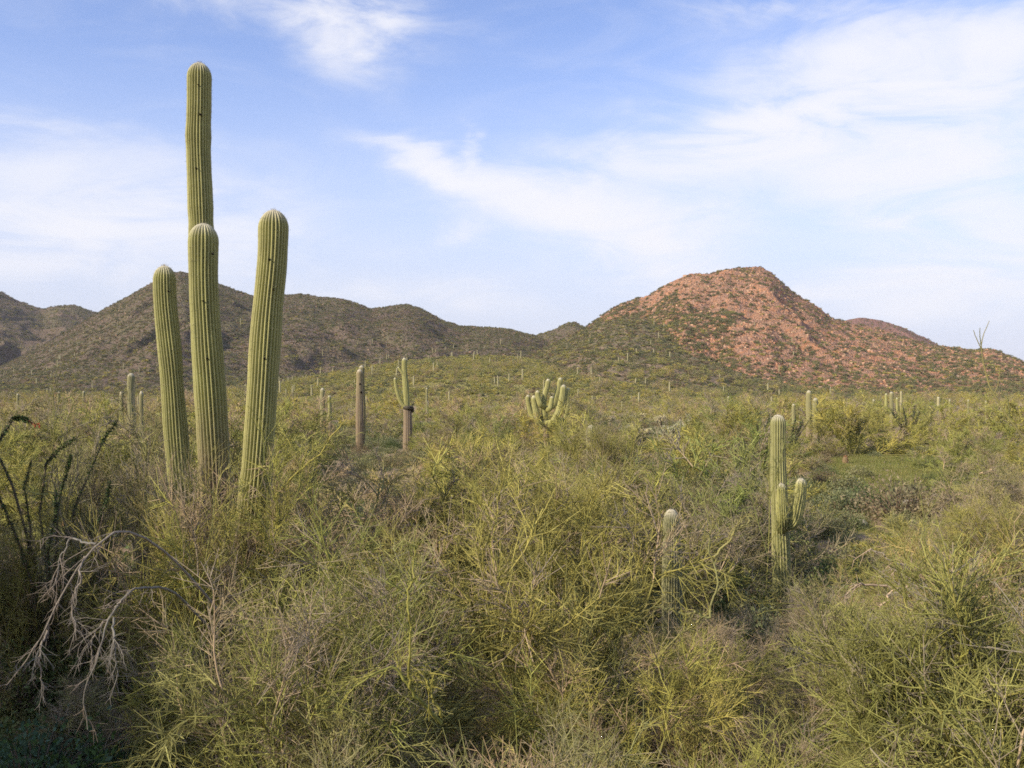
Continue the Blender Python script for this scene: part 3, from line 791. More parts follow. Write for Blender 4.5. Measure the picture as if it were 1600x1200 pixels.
# ------------------------------------------------------------------ saguaros
def stem_mesh(name, path, R, ribs=20, seed=0, per=6, step=0.05, depth=0.25, base=None, cap=1.25, taper=0.85, necks=(), cork=0.0, green=(0.285, 0.28, 0.095), wool=True):
    """a pleated cactus stem along path (list of points); R its radius.  Also returns areole rows for the spines"""
    rng = np.random.default_rng(seed)
    P = np.array(path, float)
    # smooth curve through the points
    def cr(t):
        n = len(P) - 1; f = np.clip(t, 0, .99999) * n; i = f.astype(int); w = (f - i)[:, None]
        g = lambda k: P[np.clip(k, 0, n)]
        p0, p1, p2, p3 = g(i - 1), g(i), g(i + 1), g(i + 2)
        return .5 * (2 * p1 + (p2 - p0) * w + (2 * p0 - 5 * p1 + 4 * p2 - p3) * w ** 2 + (3 * p1 - p0 - 3 * p2 + p3) * w ** 3)
    tt = np.linspace(0, 1, 400); C = cr(tt); s = np.concatenate([[0], np.cumsum(np.linalg.norm(np.diff(C, axis=0), axis=1))])
    Ltot = s[-1]; capl = min(R * cap, Ltot * .6)
    body = np.arange(0, Ltot - capl, step); th = np.linspace(0, math.pi / 2, 12)
    ss = np.concatenate([body, Ltot - capl + capl * np.sin(th)])
    prof = np.concatenate([np.ones(len(body)), np.maximum(np.cos(th), .03)])
    ctr = np.stack([np.interp(ss, s, C[:, k]) for k in range(3)], -1)
    q = ss / Ltot
    base_r = base if base is not None else 1.0
    rad = R * (taper + (1 - taper) * np.sin(np.clip(q * 1.25, 0, 1) * math.pi) ** .7) * np.where(q < .15, base_r + (1 - base_r) * q / .15, 1)
    rad = rad * (1 + .06 * (fbm(ss * 1.3 + seed, ss * 0 + seed, 3) - .5) * 2)
    for (qs, amt, wd) in necks: rad = rad * (1 + amt * np.exp(-((ss - qs) / wd) ** 2))
    rad = rad * prof
    T = norm(np.gradient(ctr, axis=0))
    a = norm(np.cross(np.array([0, 1.0, 0]), T[0])) if abs(T[0][1]) < .95 else np.array([1.0, 0, 0])
    A = []
    for t in T:
        a = norm(a - t * np.dot(a, t)); A.append(a)
    A = np.array(A); B = np.cross(T, A)
    nv = ribs * per; ang = np.arange(nv) / nv * 2 * math.pi
    w = np.abs(((ang * ribs / (2 * math.pi)) % 1) - .5) * 2           # 1 on the rib, 0 in the groove ... measured from the rib centre
    ridge = 1 - w ** 1.7
    wav = (fbm(ss[:, None] * 1.1 + seed, ang[None] * ribs / 6.283 * .9 + seed * 3, 3) - .5)
    dep = depth * np.where(prof > .999, 1, np.clip(prof * 1.1, .15, 1))[:, None]
    rr = rad[:, None] * (1 - dep + dep * ridge[None] + .085 * wav)
    twist = (fbm(ss * .5 + seed * 2.1, ss * 0, 3) - .5)[:, None] * .16
    an = ang[None] + twist
    V = ctr[:, None] + A[:, None] * (np.cos(an) * rr)[..., None] + B[:, None] * (np.sin(an) * rr)[..., None]
    m = len(ss)
    i, j = np.meshgrid(np.arange(m - 1), np.arange(nv), indexing='ij')
    f = np.stack([i * nv + j, i * nv + (j + 1) % nv, (i + 1) * nv + (j + 1) % nv, (i + 1) * nv + j], -1).reshape(-1, 4)
    # natural colour: spine rows on the ribs are straw-grey, old corky bark low down, pale wool at the growing tip
    g = np.array(green)
    tip = np.clip(1 - (Ltot - ss) / (R * .9), 0, 1)[:, None, None] if wool else np.zeros((m, 1, 1))
    rib_c = np.array((0.45, 0.40, 0.23))
    blotch = fbm(ss[:, None] * 2.0, ang[None] * 3 + seed, 4)[..., None]
    col = g * (.80 + .4 * blotch)
    rim = (np.clip((ridge - .8) / .2, 0, 1)[None, :, None]) * .35
    col = col * (1 - rim) + rib_c * rim
    if cork > 0:
        ck = np.clip((cork - q) / (cork * .35), 0, 1)[:, None, None] * np.clip(blotch * 2.0 - .1, 0, 1)
        col = col * (1 - ck) + np.array((0.235, 0.18, 0.12)) * ck
    col = col * (1 - tip * .75) + np.array((0.58, 0.53, 0.43)) * tip * .75
    me = fast_mesh(name, V.reshape(-1, 3), f, col.reshape(-1, 3), M_CACTUS)
    # areoles
    cols = np.arange(ribs) * per + per // 2
    ar = V[:, cols]; nr = norm(ar - ctr[:, None] + T[:, None] * (1 - prof)[:, None, None] * R)
    return me, ar, nr, np.broadcast_to(T[:, None], ar.shape), tip


def spine_mesh(name, ar, nr, T, length, seed, n=5, thick=.0016, every=1, tip=None):
    rng = np.random.default_rng(seed)
    p = np.repeat(ar[::every].reshape(-1, 3), n, axis=0); d = np.repeat(nr[::every].reshape(-1, 3), n, axis=0)
    d = norm(d + rng.normal(0, .65, d.shape)); a, _ = perp(d)
    p = p + rng.normal(0, .008, p.shape)
    L = length * rng.uniform(.5, 1.2, (len(p), 1))
    v = np.stack([p - a * thick, p + a * thick, p + d * L], 1)
    c = np.array((0.42, 0.36, 0.27)) * rng.uniform(.6, 1.25, (len(p), 1))
    return fast_mesh(name, v.reshape(-1, 3), np.arange(len(p) * 3).reshape(-1, 3), np.repeat(c, 3, axis=0), M_SPINE, smooth=False)


def stem(root, kind, path, R, spines=None, **kw):
    res = stem_mesh(kind, path, R, **kw)
    o = add(kind, res[0], root)
    if spines:
        sp_ = add('spines', spine_mesh('spines', *res[1:4], spines, kw.get('seed', 0) + 5, n=3, every=2), o)
        tag(sp_, kind='stuff')
    return o


def saguaro(loc, label, group=None):
    o = empty('saguaro', tuple(loc)); tag(o, label, 'saguaro', group); return o


def rel(root_loc, px, py, d):
    return U(px, py, d) - np.array(root_loc)


# the tall four-stemmed saguaro
D0 = 15.0
base = np.array(ground_at(345, D0))
big = saguaro(base, 'tall four-stemmed saguaro rising above the brush, the biggest cactus in view')
def px_path(pts, d, root):
    return [rel(root, x, y, d + dd) for (x, y, dd) in pts]
stem(big, 'trunk', [(0, 0.3, -.1)] + px_path([(336, 900, .35), (329, 700, .35), (321, 520, .35), (315, 360, .35), (310, 230, .35), (311, 160, .35), (311.5, 98, .35)], D0, base), .198, .035, ribs=25, seed=1, necks=((7.9, .06, .16), (6.6, -.05, .15), (5.2, .03, .2)), taper=.95, cork=.35)
stem(big, 'arm', [(-.05, -.05, .1)] + px_path([(345, 930, -.2), (338, 780, -.35), (331, 650, -.4), (322, 520, -.4), (318, 430, -.4), (318, 349, -.4)], D0, base), .226, .035, ribs=25, seed=2, taper=.93, cork=.6)
stem(big, 'arm', [(-.1, 0, .15)] + px_path([(305, 900, -.1), (285, 780, -.15), (276, 690, -.15), (266, 560, -.15), (258, 470, -.15), (257, 415, -.15)], D0, base), .176, .035, ribs=23, seed=3, taper=.94, cork=.42)
stem(big, 'arm', [(.15, -.1, .15)] + px_path([(385, 900, -.4), (398, 770, -.75), (407, 650, -.8), (417, 500, -.8), (426, 400, -.8), (428, 328, -.8)], D0, base), .222, .035, ribs=25, seed=4, taper=.94, cork=.40)

# the straight one and the broken-armed one
b = np.array(ground_at(562, 60))
s = saguaro(b, 'straight saguaro pole with woodpecker holes, left of the broken-armed one')
st1 = stem(s, 'trunk', [(0, 0, -.2)] + px_path([(562, 660, 0), (562, 610, 0), (562, 577, 0)], 60, b), .235, None, ribs=16, seed=10, step=.15, per=4, base=.75, cork=.9, green=(.25, .205, .11))
stem(s, 'arm', [(.1, .4, .5)] + px_path([(566.5, 640, .6), (565.5, 600, .6), (565, 571, .6)], 60, b), .19, None, ribs=16, seed=11, step=.15, per=4, green=(.22, .20, .09))
def hole(root, px, py, d, loc, rr=.07):
    w = Sticks(); p = rel(loc, px, py, d)
    w.poly(np.array([[p + np.array((0, -.015, 0)), p + np.array((0, .04, 0))]]), np.array([rr * .35]), np.array([rr]), np.array((.03, .022, .016)))
    add('woodpecker_hole', w.mesh('hole', M_STONE, 9), root)
hole(s, 562, 600, 60 - .23, b); hole(s, 563.5, 613, 60 - .22, b, .1)
for (x_, y_, d_, r_) in [(312, 178, 15.14, .028), (306, 262, 15.15, .02), (421, 405, 13.97, .028), (413, 560, 13.98, .022), (426, 452, 13.97, .018), (331, 396, 14.39, .026), (316, 470, 14.37, .02), (262, 455, 14.66, .02), (309, 132, 15.15, .018), (323, 560, 14.37, .024)]:
    hole(big, x_, y_, d_, base, r_ * .7)
b = np.array(ground_at(636, 60))
s = saguaro(b, 'saguaro with a thick tan lower trunk, blackened waist and thin left arms')
stem(s, 'trunk', [(0, 0, -.2)] + px_path([(637, 680, 0), (637, 655, 0), (636.5, 638, 0)], 60, b), .27, None, ribs=16, seed=12, step=.15, per=4, cork=3.0, taper=.9, cap=.4, wool=False, green=(.26, .2, .13))
stem(s, 'upper_stem', px_path([(636, 642, 0), (634.5, 610, 0), (632, 580, 0), (632, 559, 0)], 60, b), .185, None, ribs=14, seed=13, step=.12, per=4)
stem(s, 'arm', px_path([(633, 636, -.1), (626, 628, -.1), (620, 610, -.1), (617, 590, -.1)], 60, b), .11, None, ribs=12, seed=14, step=.1, per=4)
stem(s, 'arm', px_path([(632, 586, -.1), (628, 582, -.1), (624, 577, -.1), (622, 573, -.1)], 60, b), .085, None, ribs=10, seed=15, step=.08, per=4)
sc_m = stem_mesh('scar', [rel(b, 631, 637, 59.9), rel(b, 637, 637, 59.7), rel(b, 644, 638, 59.9), rel(b, 644, 645, 60)], .12, ribs=7, seed=16, step=.05, per=4, depth=.4, green=(.03, .024, .02), wool=False)[0]
add('dead_arm_stub', sc_m, s)

# the candelabra
b = np.array(ground_at(856, 62))
s = saguaro(b, 'many-armed saguaro with curved arms like a candelabra')
DD = 62
stem(s, 'trunk', [(0, 0, -.2)] + px_path([(854, 690, 0), (852, 660, 0), (850, 628, 0), (856, 600, 0), (856, 592, 0)], DD, b), .19, None, ribs=16, seed=20, step=.12, per=4, cork=.5)
for k, pts in enumerate([
    [(855, 662, -.1), (864, 659, -.5), (873, 645, -.6), (878, 625, -.6), (881, 601, -.6)],
    [(853, 640, .2), (866, 632, .3), (871, 615, .3), (874, 603, .3), (876, 590, .3)],
    [(851, 662, 0), (842, 660, -.2), (838, 645, -.2), (835, 630, -.2), (834, 618, -.2)],
    [(850, 655, .2), (834, 652, .3), (828, 640, .3), (825, 627, .3), (825, 617, .3)],
    [(850, 634, -.1), (845, 633, -.3), (842, 625, -.3), (840, 617, -.3), (840, 610, -.3)],
    [(854, 640, -.1), (859, 639, -.4), (861, 632, -.4), (862, 625, -.4), (862.5, 619, -.4)],
    [(856, 660, .4), (880, 655, .6), (886, 640, .6), (887, 620, .6), (888, 606, .6)]]):
    stem(s, 'arm', px_path(pts, DD, b), (.225, .19, .21, .165, .18, .155, .14)[k], None, ribs=14, seed=21 + k, step=.1, per=4)

# the young one with two small arms, and the short armless one
b = np.array(ground_at(1220, 17.0))
s = saguaro(b, 'young saguaro with two small arms standing at the right')
stem(s, 'trunk', [(0, 0, -.1)] + px_path([(1221, 900, 0), (1219, 820, 0), (1216, 730, .05), (1216, 648, .1)], 17.0, b), .138, .03, ribs=18, seed=30, taper=.96, cork=.18, necks=((.75, .2, .7),), green=(.225, .225, .085))
stem(s, 'arm', px_path([(1224, 822, -.1), (1240, 815, -.22), (1247, 790, -.25), (1251, 768, -.25), (1252, 747, -.25)], 17.0, b), .112, .03, ribs=15, seed=31)
stem(s, 'arm', px_path([(1221, 828, -.1), (1222, 812, -.3), (1221, 790, -.33), (1221, 755, -.33)], 17.0, b), .098, .03, ribs=15, seed=32)
b = np.array(ground_at(1049, 14.0))
s = saguaro(b, 'short armless saguaro with a pale rounded top in the brush')
stem(s, 'trunk', [(0, 0, -.1)] + px_path([(1050, 960, 0), (1050, 870, 0), (1049, 795, 0)], 14.0, b), .145, .04, ribs=23, seed=33, base=.8, cap=1.6, green=(.20, .20, .10))

# plain saguaros of the middle ground, one mesh per height class
SG = [stem_mesh('saguaro_column', [(0, 0, -.3), (0.03, 0, h * .4), (-.02, 0, h * .75), (0, 0, h)], .2, ribs=14, seed=50 + i, per=4, step=.16, depth=.15, base=.85, cork=.5, green=(.21, .20, .09))[0] for i, h in enumerate((3.4, 4.6, 6.0))]
SGH = (3.4, 4.6, 6.0)
SG_ARM = stem_mesh('saguaro_arm', [(0, 0, 0), (.3, 0, .03), (.46, 0, .3), (.48, 0, .8), (.47, 0, 1.5)], .13, ribs=12, seed=60, per=4, step=.1, depth=.15)[0]
def column(px, ytop, d, label, group=None, arms=0, rz=0.0, thick=1.0):
    b = np.array(ground_at(px, d)); h = U(px, ytop, d)[2] - b[2]
    k = int(np.argmin([abs(h - q) for q in SGH])); f = h / SGH[k]
    o = saguaro(b, label, group); o.scale = (thick, thick, f); o.rotation_euler = (0, 0, rz)
    add('trunk', SG[k], o)
    for i in range(arms):
        a = add('arm', SG_ARM, o); a.location = (0, 0, SGH[k] * (.42 + .1 * i)); a.rotation_euler = (0, 0, math.pi * i)
    return o
column(205, 583, 46, 'green saguaro column left of the tall four-stemmed saguaro', thick=1.0)
column(190, 611, 46, 'thin saguaro just left of the green column beside the tall saguaro', thick=.55)
column(221, 611, 47, 'thin saguaro just right of the green column beside the tall saguaro', thick=.6)
column(504, 606, 72, 'slim saguaro between the tall saguaro and the straight pole', arms=1, rz=.2)
column(516, 618, 95, 'tan bare saguaro behind the slim one left of the straight pole', thick=.8)
column(924, 664, 32, 'small saguaro tip poking out of the brush right of the many-armed one', thick=.9)
column(667, 606, 130, 'pale thin saguaro on the plain right of the broken-armed one', thick=.8)
column(1264, 610, 68, 'thick saguaro behind the young two-armed one', arms=1, rz=.1, thick=1.1)
column(1274, 622, 66, 'green saguaro close to the right of the thick one behind the young saguaro')
column(1288, 626, 84, 'tan saguaro right of the pair behind the young saguaro', thick=.8)
column(1240, 631, 78, 'slim light saguaro just right of the young saguaro top', thick=.8)
column(1178, 634, 82, 'slim saguaro rising behind the dark ocotillo left of the young saguaro', thick=.7)
column(1393, 612, 84, 'armed saguaro on the plain behind the clearing', arms=2, rz=.1)
column(1365, 624, 96, 'single saguaro left of the armed one behind the clearing', thick=.8)
column(1484, 624, 100, 'slim saguaro on the plain far right, leftmost of three', thick=.6)
column(1513, 624, 96, 'slim saguaro on the plain far right, middle of three', thick=.6)
column(1541, 626, 92, 'slim saguaro on the plain far right, rightmost of three', thick=.6)
column(28, 615, 105, 'leftmost small saguaro on the plain near the left edge', thick=.8)
column(92, 612, 115, 'small saguaro on the plain halfway between left edge and tall saguaro', thick=.8)
column(131, 611, 118, 'pale small saguaro on the plain left of the green column', thick=.9)

# the many small ones on the slopes
LOWRES = [stem_mesh('saguaro_far', [(0, 0, -.4), (0, 0, h * .5), (0, 0, h)], .24, ribs=8, seed=70 + i, per=2, step=.6, depth=.08, green=(.30, .28, .15))[0] for i, h in enumerate((4.0, 5.5, 7.0))]
def far_saguaros(n, hl, u0, u1, v0, v1, label, group, rng):
    for k in range(n):
        u = rng.uniform(u0, u1); t = rng.uniform(v0, v1)
        R = float(hl.R(np.array([u]))[0]); Y = hl.foot + (R - hl.foot) * t
        x = u * Y; z = float(surf_z(x, Y))
        o = add('saguaro', LOWRES[rng.integers(0, 3)]); o.location = (x, Y, z); f = rng.uniform(.5, .85); w = rng.uniform(.9, 1.5)
        o.scale = (w, w, f); o.rotation_euler = (rng.normal(0, .02), rng.normal(0, .02), rng.uniform(0, 6))
        tag(o, label, 'saguaro', group)
r = np.random.default_rng(31)
px = lambda p: (p - 800) / F_PX
far_saguaros(48, HILLS['low'], px(420), px(1060), .05, .98, 'tiny pale saguaro on the low olive hill', 'saguaros on the low hill', r)
far_saguaros(85, HILLS['main'], px(0), px(820), .05, .6, 'tiny pale saguaro on the lower slopes of the dark range', 'saguaros on the dark range', r)
far_saguaros(24, HILLS['spur'], px(900), px(1300), .1, .95, 'tiny pale saguaro on the green spur below the red mountain', 'saguaros on the green spur', r)
for k in range(18):
    d = r.uniform(130, 330); p = r.uniform(0, 1600); x, y, z = ground_at(p, d)
    o = add('saguaro', LOWRES[r.integers(0, 3)]); o.location = (x, y, z); w = r.uniform(.8, 1.1); o.scale = (w, w, r.uniform(.5, .8))
    tag(o, 'small pale saguaro among the brush of the far plain', 'saguaro', 'saguaros on the far plain')


# ------------------------------------------------------------------ chollas
def cholla_meshes(seed):
    rng = np.random.default_rng(seed)
    w = Sticks(); P = walk(np.zeros((1, 3)), np.array([[.05, 0, 1.0]]), np.array([.75]), 4, .08, 0, rng)
    w.poly(P, .09, .06, np.array([(.035, .025, .02)]))
    n = 16
    p, _ = at_t(np.repeat(P, n, 0), rng.uniform(.6, 1, (n, 1))); p = p[:, 0]
    d = norm(np.concatenate([rng.normal(0, 1, (n, 2)), rng.uniform(.1, 1.1, (n, 1))], 1))
    B = walk(p, d, rng.uniform(.25, .5, n), 4, .2, .06, rng)
    s = Sticks(); s.poly(B, .05, .05, np.array((.30, .30, .15)))
    m = 2600; k = rng.integers(0, n, m); q, _ = at_t(B[k], rng.random((m, 1))); q = q[:, 0]
    dd = norm(rng.normal(0, 1, (m, 3)))
    s.poly(np.stack([q + dd * .04, q + dd * .10], 1), .006, .002, np.array((.66, .60, .42)) * rng.uniform(.7, 1.2, (m, 1)))
    return w.mesh('cholla_trunk', M_BARK, 6), s.mesh('cholla_joints', M_SPINE, 3)
CH = [cholla_meshes(80), cholla_meshes(81)]
def cholla(px, d, sc, label, group, k):
    o = empty('cholla', ground_at(px, d), k * 1.3); o.scale = (sc,) * 3
    add('trunk', CH[k % 2][0], o); tag(add('joints', CH[k % 2][1], o), kind='stuff'); tag(o, label, 'cholla', group)
for k, (p, d, sc) in enumerate([(975, 74, .9), (988, 72, 1.0), (1006, 66, 1.1), (1041, 64, 1.1), (1052, 68, .9), (1060, 63, 1.35), (1069, 64, 1.3), (1078, 70, 1.0), (997, 76, .9)]):
    cholla(p, d - 6, sc * 1.45, 'pale fuzzy cholla in the patch right of the many-armed saguaro', 'chollas in the patch', k)
r = np.random.default_rng(44)
for k in range(26):
    cholla(r.uniform(940, 1260), r.uniform(95, 150), r.uniform(.9, 1.5), 'small whitish cholla in the pale strip at the foot of the green spur', 'chollas on the far strip', k)


# ------------------------------------------------------------------ ocotillos
def ocotillo(name_label, loc, wands, seed, leaf=.036, dens=80, flowers=True, rad=.012):
    """wands: list of paths relative to loc"""
    o = empty('ocotillo', tuple(loc)); tag(o, name_label, 'ocotillo')
    rng = np.random.default_rng(seed)
    for pth in wands:
        P = np.array(pth, float)[None]
        w = Sticks(); w.poly(P, rad * 1.5, rad * .6, np.array((.10, .085, .06)))
        wo = add('wand', w.mesh('wand', M_BARK, 6), o)
        L = np.linalg.norm(np.diff(P[0], axis=0), axis=1).sum(); n = int(L * dens * 3)
        p, t = at_t(np.repeat(P, n, 0), rng.uniform(.12, .97, (n, 1))); p = p[:, 0]; t = t[:, 0]
        d = norm(rng.normal(0, 1, (n, 3)) + t * .4); a, _ = perp(d); s_ = leaf * rng.uniform(.6, 1.3, (n, 1)); p = p + d * rad * .8
        v = np.stack([p, p + d * s_ * .6 + a * s_ * .3, p + d * s_, p + d * s_ * .6 - a * s_ * .3], 1)
        c = np.array((.065, .10, .035)) * rng.uniform(.6, 1.4, (n, 1))
        tag(add('leaves', fast_mesh('ocotillo_leaves', v.reshape(-1, 3), np.arange(n * 4).reshape(-1, 4), np.repeat(c, 4, axis=0), M_LEAF, smooth=False), wo), kind='stuff')
        if flowers and len(o.children) == 1:
            e = P[0, -1]; td = norm(P[0, -1] - P[0, -2]); m = 14
            f = e + td * rng.uniform(-.02, .09, (m, 1)) + rng.normal(0, .012, (m, 3)); fd = norm(rng.normal(0, 1, (m, 3)) + td)
            fs = Sticks(); fs.poly(np.stack([f, f + fd * .035], 1), .006, .003, np.array((.36, .05, .035)) * rng.uniform(.7, 1.2, (m, 1)))
            add('flower', fs.mesh('flower', M_LEAF, 4), wo)
    return o
b = np.array(ground_at(70, 13.0)); DD = 13.0
W = lambda *pts: [(random.uniform(-.1, .1), random.uniform(-.1, .1), 0)] + [rel(b, x, y, DD + dd) for (x, y, dd) in pts]
ocotillo('dark leafy ocotillo with red flower tips at the left edge', b, [
    W((60, 900, -.3), (20, 760, -.5), (-8, 700, -.6), (20, 655, -.6), (32, 652, -.6), (50, 660, -.6)),
    W((75, 900, 0), (62, 800, .1), (72, 725, .2), (95, 700, .2), (122, 682, .2)),
    W((85, 900, -.2), (92, 780, -.4), (105, 735, -.5), (112, 710, -.5)),
    W((95, 880, .2), (118, 790, .5), (160, 690, .7), (185, 655, .8)),
    W((40, 930, .1), (48, 830, .2), (38, 760, .3), (50, 718, .3)),
    W((55, 930, -.4), (30, 850, -.7), (5, 790, -.8), (-30, 720, -1.0)),
    W((100, 920, -.4), (130, 850, -.7), (165, 790, -.8), (172, 750, -.9)),
    W((80, 940, -.5), (75, 860, -.9), (88, 800, -1.0), (86, 765, -1.0))], 90)
def fan(px, d, h, n, label, seed):
    rng = np.random.default_rng(seed); w = []
    for k in range(n):
        a = rng.uniform(0, 6.28); tl = rng.uniform(.15, .6); e = np.array((math.cos(a) * tl, math.sin(a) * tl, 1.0)); L = h * rng.uniform(.7, 1.05)
        w.append([(0, 0, -.1), tuple(e * L * .35 * np.array((.8, .8, 1))), tuple(e * L * .7), tuple(e * L * np.array((1.1, 1.1, 1)))])
    ocotillo(label, ground_at(px, d), w, seed, leaf=.10, dens=18, flowers=False, rad=.03)
fan(1185, 60, 2.7, 14, 'dark green ocotillo fan left of the young saguaro top', 91)
fan(1421, 66, 2.8, 20, 'dark green ocotillo fan right of the round palo verde behind the clearing', 92)
fan(1232, 56, 2.2, 8, 'thin ocotillo fan right of the young saguaro top', 93)

# ------------------------------------------------------------------ dead limbs, sprigs, stones
def limb(label, paths, d, name, cat, col, r0=.02, r1=.005, seed=0, twigs=6, sub=.75):
    rng = np.random.default_rng(seed)
    x0, y0, dd0 = paths[0][0]
    loc = U(x0, y0, d + dd0)
    o = empty(name, tuple(loc)); tag(o, label, cat)
    for k, pts in enumerate(paths):
        P = np.array([rel(loc, x, y, d + dd) for (x, y, dd) in pts]); m = 26
        t = np.linspace(0, len(P) - 1, m); P = np.stack([np.interp(t, np.arange(len(P)), P[:, i]) for i in range(3)], -1)
        K = np.array((.25, .5, .25)); P[1:-1] = sum(P[i:m - 2 + i] * K[i] for i in range(3)); P[1:-1] += rng.normal(0, (.1 if 'sprig' in name else .35) * r0, (m - 2, 3))
        kk = np.stack([np.interp(np.arange(m), np.linspace(0, m - 1, 9), np.concatenate([[0], rng.normal(0, 1.6 * r0, 8)])) for _ in range(3)], -1); P = P + kk * min(1.0, np.linalg.norm(P[-1] - P[0]) / 1.2) * (0.25 if 'sprig' in name else 1)
        w = Sticks(); w.poly(P[None], r0 * (sub if k else 1), r1, np.array([col]) * rng.uniform(.85, 1.15))
        lo = add('limb', w.mesh('limb', M_BARK, 6), o)
        if twigs:
            Q, i1 = grow(P[None], twigs, .2, 1, .12, .38, 15, 50, 4, .18, -.16, rng); Q2, i2 = grow(Q, 4, .2, 1, .06, .2, 20, 60, 2, .15, -.08, rng)
            s_ = Sticks(); s_.poly(Q, r1 * .9, r1 * .45, np.array(col)); s_.poly(Q2, r1 * .5, r1 * .25, np.array(col))
            tag(add('twigs', s_.mesh('dead_twigs', M_TWIG, 4), lo), kind='stuff')
    return o
GREYW = (.215, .19, .168)
limb('bleached grey dead limb arching down to the lower left', [
    [(345, 960, 1.6), (285, 885, 1.0), (236, 848, .4), (205, 834, .1), (180, 832, 0), (150, 850, -.1), (120, 888, -.2), (98, 930, -.2), (75, 985, -.2), (52, 1020, -.2), (12, 1062, -.2)],
    [(150, 850, -.1), (110, 842, 0), (90, 880, 0), (85, 920, 0)], [(132, 870, -.1), (128, 900, -.3), (110, 945, -.3), (118, 985, -.3)],
    [(75, 985, -.2), (60, 1020, -.3), (68, 1075, -.3)]], 8.1, 'dead_limb', 'dead branch', GREYW, .0125, .0036, 1, 12)
limb('bleached grey dead limb hanging below the arching one', [
    [(335, 990, 1.5), (280, 930, .9), (240, 912, .3), (215, 922, 0), (190, 940, -.1), (175, 965, -.1), (160, 1010, -.2), (140, 1040, -.2), (130, 1080, -.2), (135, 1140, -.2)],
    [(190, 940, -.1), (160, 970, 0), (145, 1005, 0), (140, 1035, 0)], [(178, 965, -.1), (178, 1000, -.3), (184, 1055, -.3)]], 8.0, 'dead_limb', 'dead branch', GREYW, .012, .0036, 2, 12)
limb('fallen pale dead branch lying in the brush at the right', [
    [(1440, 922, 0), (1415, 917, 0), (1380, 915, 0), (1340, 912, -.1), (1322, 930, -.2), (1322, 960, -.2)],
    [(1420, 890, .2), (1400, 880, .1), (1375, 866, 0), (1355, 860, 0)], [(1375, 950, 0), (1395, 925, 0), (1415, 900, 0)]], 10.8, 'dead_limb', 'dead branch', (.36, .29, .22), .017, .006, 3, 4)
limb('dark fallen stick at the right below the wash', [[(1500, 888, 0), (1515, 878, 0), (1535, 862, .1)]], 12.0, 'dead_limb', 'dead branch', (.10, .08, .06), .025, .015, 4, 0)
limb('tan dead twigs lying in a pile at the right of the wash', [
    [(1530, 740, 0), (1550, 735, 0), (1580, 750, 0)], [(1525, 750, .3), (1555, 752, .3), (1575, 742, .2)], [(1550, 770, 0), (1562, 771, 0), (1572, 779, 0)]], 27, 'dead_limb', 'dead branch', (.34, .27, .17), .03, .015, 5, 4)
GRW = (.20, .215, .05)
limb('tall bare green sprig rising against the sky at the right edge', [
    [(1660, 900, .3), (1625, 740, .1), (1597, 680, 0), (1570, 645, 0), (1548, 610, 0), (1537, 570, 0), (1532, 535, 0), (1545, 500, 0)],
    [(1533, 545, 0), (1526, 530, 0), (1521, 516, 0)], [(1533, 540, 0), (1531, 525, 0), (1531, 512, 0)], [(1553, 618, 0), (1560, 598, 0), (1563, 575, 0)], [(1578, 655, 0), (1575, 630, 0), (1574, 612, 0)]], 7.6, 'palo_verde_sprig', 'sprig', (.17, .165, .07), .011, .0022, 6, 0, .35)
limb('thin green palo verde sprigs crossing in front of the young two-armed saguaro', [[(1195, 960, .1), (1200, 860, 0), (1203, 760, 0), (1201, 690, 0), (1205, 655, 0)], [(1203, 780, 0), (1213, 740, 0), (1222, 705, 0), (1226, 690, 0)], [(1201, 850, 0), (1215, 825, -.1), (1232, 800, -.1), (1244, 770, -.1)], [(1200, 870, 0), (1180, 800, .1), (1168, 740, .1), (1176, 700, .1)], [(1207, 900, 0), (1222, 840, 0), (1219, 780, 0), (1212, 720, 0)]], 16.3, 'palo_verde_sprig', 'sprig', (.20, .20, .065), .011, .004, 16, 16)
limb('bright yellow-green forked limb in the lower centre', [
    [(690, 1130, .2), (660, 1100, .1), (632, 1068, 0), (615, 1040, 0), (570, 1065, -.1), (535, 1085, -.1)], [(640, 1075, 0), (640, 1000, -.2), (640, 920, -.2), (645, 860, -.2)],
    [(690, 1120, .1), (672, 1080, 0), (664, 1055, 0)]], 7.6, 'palo_verde_limb', 'branch', (.25, .24, .06), .016, .005, 7, 14)
limb('yellow limb lying across the lower right of centre', [
    [(930, 1110, 0), (975, 1090, 0), (1010, 1040, 0), (1060, 990, .2), (1110, 960, .3)], [(1110, 965, .2), (1060, 955, .2), (1020, 950, .1)], [(1110, 965, .2), (1116, 920, .2), (1114, 850, .3), (1097, 780, .3)], [(1116, 870, .2), (1150, 830, .2), (1172, 815, .2)]], 9.6, 'palo_verde_limb', 'branch', (.23, .215, .085), .016, .006, 8, 9)
limb('leaning bare yellow limb right of the tall saguaro', [
    [(420, 800, .2), (440, 770, .1), (470, 735, 0), (500, 715, 0), (525, 680, 0), (540, 655, 0)], [(470, 735, 0), (478, 712, 0), (495, 700, 0), (515, 695, 0)]], 13.6, 'palo_verde_limb', 'branch', (.25, .23, .06), .018, .007, 9, 5)
limb('green forked limb in the lower right corner', [
    [(1380, 1200, .2), (1395, 1150, .1), (1420, 1120, 0), (1455, 1095, 0)], [(1395, 1160, .1), (1370, 1130, 0), (1362, 1090, 0), (1360, 1060, 0)], [(1455, 1095, 0), (1440, 1050, 0), (1420, 1000, 0)], [(1455, 1095, 0), (1500, 1050, 0), (1530, 980, 0)]], 8.2, 'palo_verde_limb', 'branch', (.20, .205, .05), .021, .007, 10, 6)


